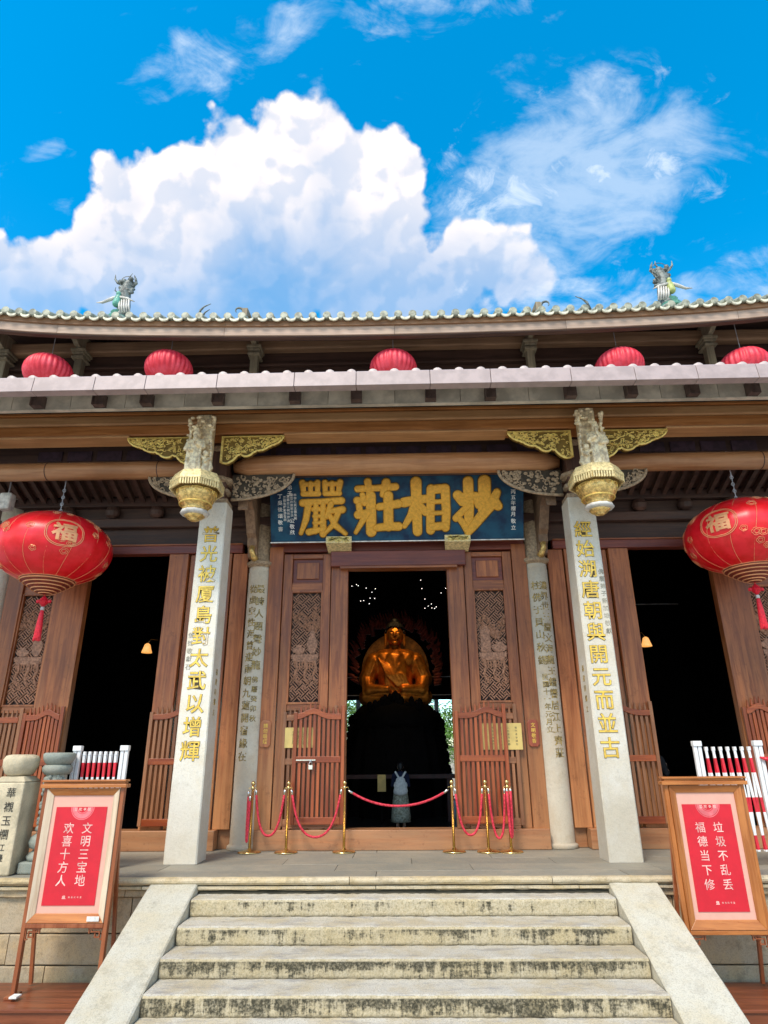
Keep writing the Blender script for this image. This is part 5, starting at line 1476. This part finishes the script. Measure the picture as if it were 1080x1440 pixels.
barrier(-4.27, -3.64, .62, 7, 'folded red and white barrier behind the left poster stand')
b2 = barrier(3.86, 4.64, .62, 7, 'partly open red and white barrier behind the right poster stand')
m = MB()
for i in range(3):
    m.tube([(4.62, .58, 1.24), (4.70+.03*i, .55, 1.22), (4.80, .55, 1.16-.03*i), (4.86, .56, 1.08-.05*i)], [.012, .03, .03, .012], 6)
m.build('red_bow', M_RPL, b2, smooth=True)
for j in range(4):
    xx = 4.78+.11*j
    m = MB(); banded(m, (xx+.14, .60, .16), (xx-.02, .60, 1.2), .042, .012, [(1.06, 1.235), (.60, .77), (.18, .34)]); m.build('slat', [M_WPL, M_RPL], b2)
    m = MB(); banded(m, (xx-.10, .63, .16), (xx+.04, .63, 1.2), .042, .012, [(1.06, 1.235), (.60, .77), (.18, .34)]); m.build('slat', [M_WPL, M_RPL], b2)

# loudspeaker under the left veranda ceiling
t = thing('loudspeaker', 'small white loudspeaker hanging under the ceiling at the far left', 'speaker', (-6.62, 1.6, 5.4))
MB().box(-6.72, -6.52, 1.52, 1.70, 5.22, 5.52).build('speaker_box', M_CREAMW, t, bevel=.03)
MB().tube([(-6.62, 1.61, 5.52), (-6.62, 1.61, 5.96)], .012, 6).build('speaker_bracket', M_WIRE, t)

# ------------------------------------------------------------------ inside the hall
# gilded seated statue
by = 8.3; bz = 2.45
BD = thing('seated_statue', 'large gilded seated statue glowing amber in the dark hall', 'statue', (-.09, by, bz))
bx = -.09
P = [('e', (bx, by, bz+.28), (.80, .42, .30)), ('c', [(bx-.70, by-.18, bz+.2), (bx-.2, by-.42, bz+.16), (bx+.35, by-.40, bz+.15)], [.22, .18, .14]),
     ('c', [(bx+.70, by-.18, bz+.2), (bx+.2, by-.42, bz+.18), (bx-.35, by-.36, bz+.16)], [.22, .18, .14]),
     ('c', [(bx, by, bz+.35), (bx, by, bz+.80), (bx, by, bz+1.05)], [.44, .46, .40]),
     ('c', [(bx-.28, by, bz+1.12), (bx+.28, by, bz+1.12)], [.30, .30]),
     ('c', [(bx, by, bz+1.25), (bx, by-.02, bz+1.48)], [.17, .15]),
     ('c', [(bx-.52, by, bz+1.10), (bx-.72, by-.05, bz+.65), (bx-.62, by-.32, bz+.36), (bx-.2, by-.50, bz+.36)], [.24, .22, .17, .11]),
     ('c', [(bx+.52, by, bz+1.10), (bx+.72, by-.05, bz+.65), (bx+.62, by-.32, bz+.36), (bx+.2, by-.50, bz+.36)], [.24, .22, .17, .11])]
for k in range(6):
    P.append(('c', [(bx-.42+.02*k, by-.34, bz+1.15-.02*k), (bx-.22+.09*k, by-.47+.01*k, bz+.72), (bx+.05+.06*k, by-.45, bz+.45)], [.03, .035, .03]))
for s_ in (-1, 1):
    for k in range(3):
        P.append(('c', [(bx+s_*(.50+.08*k), by-.22+.03*k, bz+1.1), (bx+s_*(.66+.08*k), by-.22, bz+.7), (bx+s_*(.60+.09*k), by-.36, bz+.28)], [.03, .04, .04]))
fuse('robed_body', P, .022, M_BUDDHA, BD, 2)
hz = bz+1.76; H = [('e', (bx, by-.04, hz), (.225, .25, .30)), ('e', (bx, by-.27, hz-.03), (.035, .06, .075)), ('e', (bx, by-.24, hz-.13), (.075, .04, .022)), ('e', (bx, by-.22, hz-.22), (.09, .06, .055)),
                  ('e', (bx-.085, by-.245, hz+.02), (.055, .03, .020)), ('e', (bx+.085, by-.245, hz+.02), (.055, .03, .020)),
                  ('c', [(bx-.15, by-.21, hz+.07), (bx-.08, by-.26, hz+.095), (bx-.02, by-.265, hz+.06)], [.014, .016, .014]), ('c', [(bx+.15, by-.21, hz+.07), (bx+.08, by-.26, hz+.095), (bx+.02, by-.265, hz+.06)], [.014, .016, .014]),
                  ('c', [(bx-.235, by, hz+.08), (bx-.245, by-.01, hz-.24)], [.04, .035]), ('c', [(bx+.235, by, hz+.08), (bx+.245, by-.01, hz-.24)], [.04, .035])]
fuse('head', H, .012, M_BUDDHA, BD, 1)
m = MB()
for k in range(220):
    u_ = (k+.5)/220; el = math.asin(u_); a = k*2.399963
    if math.sin(a) < -.15 and u_ < .45: continue
    m.add([Vector((bx+.235*math.cos(el)*math.cos(a), by-.02+.26*math.cos(el)*math.sin(a), hz+.05+.30*math.sin(el)))+v*.034 for v in ICOV], ICOF)
m.add([Vector((bx, by, hz+.36))+Vector((v.x*.13, v.y*.13, v.z*.11)) for v in ICOV], ICOF)
m.build('curled_hair', M_HAIR, BD, smooth=True)
m = MB(); ha = [(bx+.88*math.cos(R(a)), bz+.95+(.95 if a < 180 else .8)*math.sin(R(a))) for a in range(0, 360, 8)]
m.prism(ha, 'xz', by+.50, by+.56); m.build('halo', M_HALO, BD, bevel=.01)
m = MB()
for k in range(64):
    a = R(-20+220*k/63); r0 = random.uniform(.95, 1.12); c0_, s0 = math.cos(a), math.sin(a)
    m.tube([(bx+r0*c0_, by+.53, bz+1.0+r0*1.1*s0), (bx+(r0+.12)*c0_+.05, by+.52, bz+1.0+(r0+.12)*1.1*s0+.06), (bx+(r0+.2)*c0_, by+.52, bz+1.0+(r0+.24)*1.1*s0+.14)], [.06, .045, .008], 6)
m.build('flame_border', M_BROWNR, BD)
# dark throne / altar silhouette
AL = thing('altar', 'dark carved altar and lotus throne below the gilded statue', 'altar', (-.09, 8.3, 0))
MB().lathe([(1.0, 1.9), (1.02, 2.1), (.95, 2.3), (.80, 2.47)], (bx, 8.3, 0), 40, lobes=14, lobe=.08).build('lotus_throne', M_ALTAR, AL, smooth=True)
MB().lathe([(1.2, .013), (1.22, .5), (1.18, .9), (1.16, 1.2), (1.12, 1.45), (1.05, 1.7), (1.0, 1.95)], (bx, 8.3, 0), 40, lobes=16, lobe=.05).build('altar_base', M_ALTAR, AL)
m = MB(); rnd = random.Random(9)
for s_ in (-1, 1):
    for k in range(64):
        z = .3+1.9*k/64; w = 1.18-.16*max(0, (z-.9)/1.2)
        m.add([Vector((bx+s_*w+rnd.uniform(-.07, .07), 8.0+rnd.uniform(-.2, .2), z+rnd.uniform(-.05, .05)))+v*rnd.uniform(.04, .12) for v in ICOV], ICOF)
for k in range(40):
    a = rnd.uniform(-.62, .62); z = 2.36+rnd.uniform(-.1, .30)*(1-abs(a))
    m.add([Vector((bx+a, 7.5, z))+Vector((v.x*.07, v.y*.06, v.z*.12)) for v in ICOV], ICOF)
m.build('carved_foliage', M_ALTAR, AL, kind='stuff')
MB().box(-1.3, 1.15, 6.3, 6.9, .85, .93).box(-1.25, -1.13, 6.35, 6.85, .013, .85).box(.98, 1.1, 6.35, 6.85, .013, .85).build('offering_table', plain('table_red', (.05, .008, .006), .5), None, label='long dark offering table in front of the altar', cat='table')
MB().tube([(5.1, 6, 4.45), (6.3, 6, 4.45)], .012, 5).build('ceiling_rod', M_WIRE, None, label='thin pale rod in the dark right side bay', cat='rod')
pcd = thing('placard', 'small yellow placard on a dark stand inside the doorway left of the visitor', 'placard', (-.385, 5.9, .013))
MB().box(-.47, -.30, 5.86, 5.88, .62, .94).build('placard_face', M_NOTE, pcd)
MB().box(-.40, -.37, 5.885, 5.91, .013, .9).build('placard_stand', M_ALTAR, pcd)
# lamps
for s_, lab in ((-1, 'cluster of tiny white lights at the left inside the doorway'), (1, 'cluster of tiny white lights at the right inside the doorway')):
    t = thing('light_cluster', lab, 'lights', (s_*.9, 6, 4.8), 'tiny hanging lights')
    rnd = random.Random(20+s_)
    for k in range(11):
        x = s_*rnd.uniform(.45, 1.12); z = rnd.uniform(4.40, 5.12); y = 6+rnd.uniform(-.3, .3)
        b_ = MB().add([Vector((x, y, z))+v*.008 for v in ICOV], ICOF).build('bulb', M_BULB, t)
        MB().tube([(x, y, z+.01), (x, y, 7.99)], .002, 3).build('bulb_wire', M_ALTAR, b_)
for x, y, z, lab in ((-4.84, 4.0, 3.30, 'small warm lit lamp inside the left side door'), (4.70, 4.0, 3.32, 'small warm lit lamp inside the right side door')):
    t = thing('wall_lamp', lab, 'lamp', (x, y, z), 'warm lamps in the side bays')
    MB().lathe([(.10, -.12), (.05, .04), (.02, .06)], (x, y, z), 16).build('lamp_shade', M_WARM, t, smooth=True)
    MB().tube([(x, y, z+.06), (x-.06 if x > 0 else x+.06, y, z+.14), (x-.2 if x > 0 else x+.2, y, z+.12)], .012, 6).build('lamp_arm', M_BRASS, t)
for z in (2.78, 3.24):
    MB().tube([(-1.9, 8.95, z), (1.9, 8.95, z)], .012, 5).build('curtain_rod', M_WIRE, None, label='thin pale rod across the hall behind the statue, ' + ('lower one' if z < 3 else 'upper one'), cat='rod')
# lamp added out of view in the hall to light the statue
sl = thing('added_altar_lamp', 'added lamp hanging out of view in the hall, lighting the statue', 'lamp', (-.1, 6.9, 6.2))
MB().lathe([(.09, -.06), (.05, .05), (.01, .09)], (-.1, 6.9, 6.25), 12).build('lamp_shade', M_ALTAR, sl)
MB().add([Vector((-.1, 6.9, 6.18))+v*.03 for v in ICOV], ICOF).build('bulb', M_WARM, sl)
MB().tube([(-.1, 6.9, 6.33), (-.1, 6.9, 7.99)], .006, 5).build('lamp_wire', M_ALTAR, sl)
ld = bpy.data.lights.new('added_altar_spot', 'SPOT'); ld.energy = 62; ld.color = (1, .62, .25); ld.spot_size = R(50); ld.spot_blend = .8; ld.shadow_soft_size = .08
lo = bpy.data.objects.new('added_altar_spot', ld); COL.objects.link(lo); lo.location = (-.1, 6.85, 6.08)
lo.rotation_euler = (Vector((-.1, 6.85, 6.08))-Vector((-.1, 8.2, 3.3))).to_track_quat('Z', 'Y').to_euler()

# ------------------------------------------------------------------ people
def person(x, y, h, label, face=0.0, skirt=True, bag=True, top=M_NAVY, low=M_SKIRT):
    t = thing('person', label, 'person', (x, y, .012))
    k = h/1.6; Z = lambda z: .012+z*k
    c, s_ = math.cos(face), math.sin(face)
    def Q(a, b_, z): return (x+(a*c-b_*s_)*k, y+(a*s_+b_*c)*k, Z(z))
    P = [('c', [Q(-.085, 0, .06), Q(-.085, 0, .45), Q(-.09, 0, .82)], [.042*k, .055*k, .085*k]), ('c', [Q(.085, 0, .06), Q(.085, 0, .45), Q(.09, 0, .82)], [.042*k, .055*k, .085*k]),
         ('e', Q(-.085, .06, .04), (.045*k, .10*k, .035*k)), ('e', Q(.085, .06, .04), (.045*k, .10*k, .035*k)),
         ('e', Q(0, 0, .90), (.16*k, .11*k, .13*k)), ('c', [Q(0, 0, .95), Q(0, 0, 1.18), Q(0, 0, 1.27)], [.12*k, .135*k, .12*k]),
         ('c', [Q(-.13, 0, 1.28), Q(.13, 0, 1.28)], [.065*k, .065*k]), ('c', [Q(0, 0, 1.3), Q(0, .01, 1.40)], [.052*k, .048*k]), ('e', Q(0, .01, 1.49), (.075*k, .092*k, .11*k)),
         ('e', Q(0, .105, 1.48), (.014*k, .02*k, .022*k))]
    for d in (-1, 1):
        P.append(('c', [Q(d*.17, 0, 1.27), Q(d*.215, .04, 1.02), Q(d*.09, .24, 1.06)], [.05*k, .04*k, .03*k]))
        P.append(('c', [Q(d*.09, .24, 1.06), Q(d*.03, .28, 1.12)], [.03*k, .02*k]))
        P.append(('e', Q(d*.077, .01, 1.48), (.014*k, .022*k, .032*k)))
        for f_ in range(4): P.append(('c', [Q(d*.03, .27+.01*f_, 1.11), Q(d*.012, .275+.016*f_, 1.19+.006*f_)], [.010*k, .008*k]))
        P.append(('c', [Q(d*.03, .265, 1.11), Q(d*.02, .25, 1.16)], [.011*k, .008*k]))
    fuse('body', P, .010*k, M_SKIN, t, 1)
    # top: shirt shell
    S = [('e', Q(0, 0, .98), (.165*k, .12*k, .12*k)), ('c', [Q(0, 0, .98), Q(0, 0, 1.18), Q(0, 0, 1.26)], [.14*k, .148*k, .135*k]), ('c', [Q(-.14, 0, 1.275), Q(.14, 0, 1.275)], [.075*k, .075*k])]
    for d in (-1, 1): S.append(('c', [Q(d*.17, 0, 1.27), Q(d*.215, .04, 1.03), Q(d*.13, .18, 1.05)], [.062*k, .052*k, .04*k]))
    fuse('shirt', S, .012*k, top, t, 1)
    prof = [(.25, .16), (.24, .35), (.215, .6), (.175, .85), (.15, .97)] if skirt else [(.17, .10), (.18, .5), (.18, .8), (.16, .97)]
    m = MB(); m.lathe([(r_*k, z*k+.012) for r_, z in prof], (x, y, 0), 44, lobes=22, lobe=.05); m.build('skirt' if skirt else 'trousers', low, t, smooth=True)
    fuse('hair', [('e', Q(0, -.015, 1.515), (.09*k, .098*k, .11*k)), ('e', Q(0, -.07, 1.46), (.06*k, .05*k, .09*k))], .01*k, M_HAIR, t, 1)
    if bag:
        fuse('backpack', [('e', Q(0, -.18, 1.03), (.19*k, .09*k, .15*k)), ('e', Q(0, -.18, .90), (.20*k, .095*k, .13*k)), ('e', Q(0, -.17, 1.15), (.13*k, .07*k, .10*k)), ('e', Q(0, -.24, .88), (.13*k, .05*k, .09*k))], .012*k, M_BAG, t, 1)
        m = MB()
        for d in (-1, 1): m.bar(Q(d*.03, -.19, 1.20), Q(d*.14, -.10, 1.37), .05*k, .02*k, up=(0, 1, 0))
        m.build('backpack_strap', M_BAG, t)
    return t
person(.0, 5.10, 1.17, 'person seen from behind in the doorway with pale backpack and patterned skirt')
person(4.42, 3.75, 1.50, 'person in dark top and white trousers half hidden by the right side gate', face=R(-60), skirt=False, bag=False, top=plain('black_cloth', (.012, .012, .014), .9), low=M_BAG)

# ------------------------------------------------------------------ garden seen through the back opening
def tree(x, y, h, label, seed, zc):
    rnd = random.Random(seed)
    t = thing('garden_tree', label, 'tree', (x, y, 0), 'trees behind the hall')
    m = MB(); m.tube([(x, y, 0), (x+.1, y, h*.3), (x-.05, y, h*.6), (x+.05, y, h*.85)], [.14, .11, .08, .04], 8)
    for k in range(8):
        a = rnd.uniform(0, 6.28); z = h*rnd.uniform(.2, .7)
        m.tube([(x, y, z), (x+.5*math.cos(a), y+.5*math.sin(a), z+.35), (x+.95*math.cos(a), y+.95*math.sin(a), z+.55)], [.05, .03, .01], 5)
    m.build('trunk', M_TRUNK, t)
    c = MB()
    cl = [(x+rnd.uniform(-1.3, 1.3), y+rnd.uniform(-.7, .7), rnd.uniform(zc, h)) for _ in range(60)]
    for k in range(9000):
        q_ = rnd.choice(cl); p = Vector(q_)+Vector((rnd.gauss(0, .22), rnd.gauss(0, .22), rnd.gauss(0, .2)))
        a = Vector((rnd.gauss(0, 1), rnd.gauss(0, 1), rnd.gauss(0, .6))).normalized(); b_ = a.cross(Vector((rnd.gauss(0, 1), rnd.gauss(0, 1), rnd.gauss(0, 1)))).normalized()
        l_, w_ = .07, .028
        c.add([p-a*l_, p+b_*w_, p+a*l_, p-b_*w_], [(0, 1, 2, 3)], rnd.randint(0, 1))
    o = put('crown', c.mesh('crown', [M_LEAF, M_LEAF2], recalc=False), t)
tree(-3.1, 22.3, 4.7, 'leafy green tree seen through the back door left of the altar', 1, 1.9)
tree(2.75, 22.0, 4.7, 'leafy green tree seen through the back door right of the altar', 2, 1.3)
MB().box(-8, 8, 25, 25.3, GZ, 1.7).box(-8.1, 8.1, 24.95, 25.35, 1.7, 1.8).build('garden_wall', M_CREAMW, None, label='pale plastered garden wall far behind the hall', cat='wall')
for x, lab in ((-1.42, 'left'), (1.28, 'right')):
    MB().box(x-.07, x+.07, 14.6, 14.86, GZ, 3.4).build('porch_post', M_CREAMW, None, label='pale square porch post behind the hall, ' + lab + ' of the altar', cat='post')
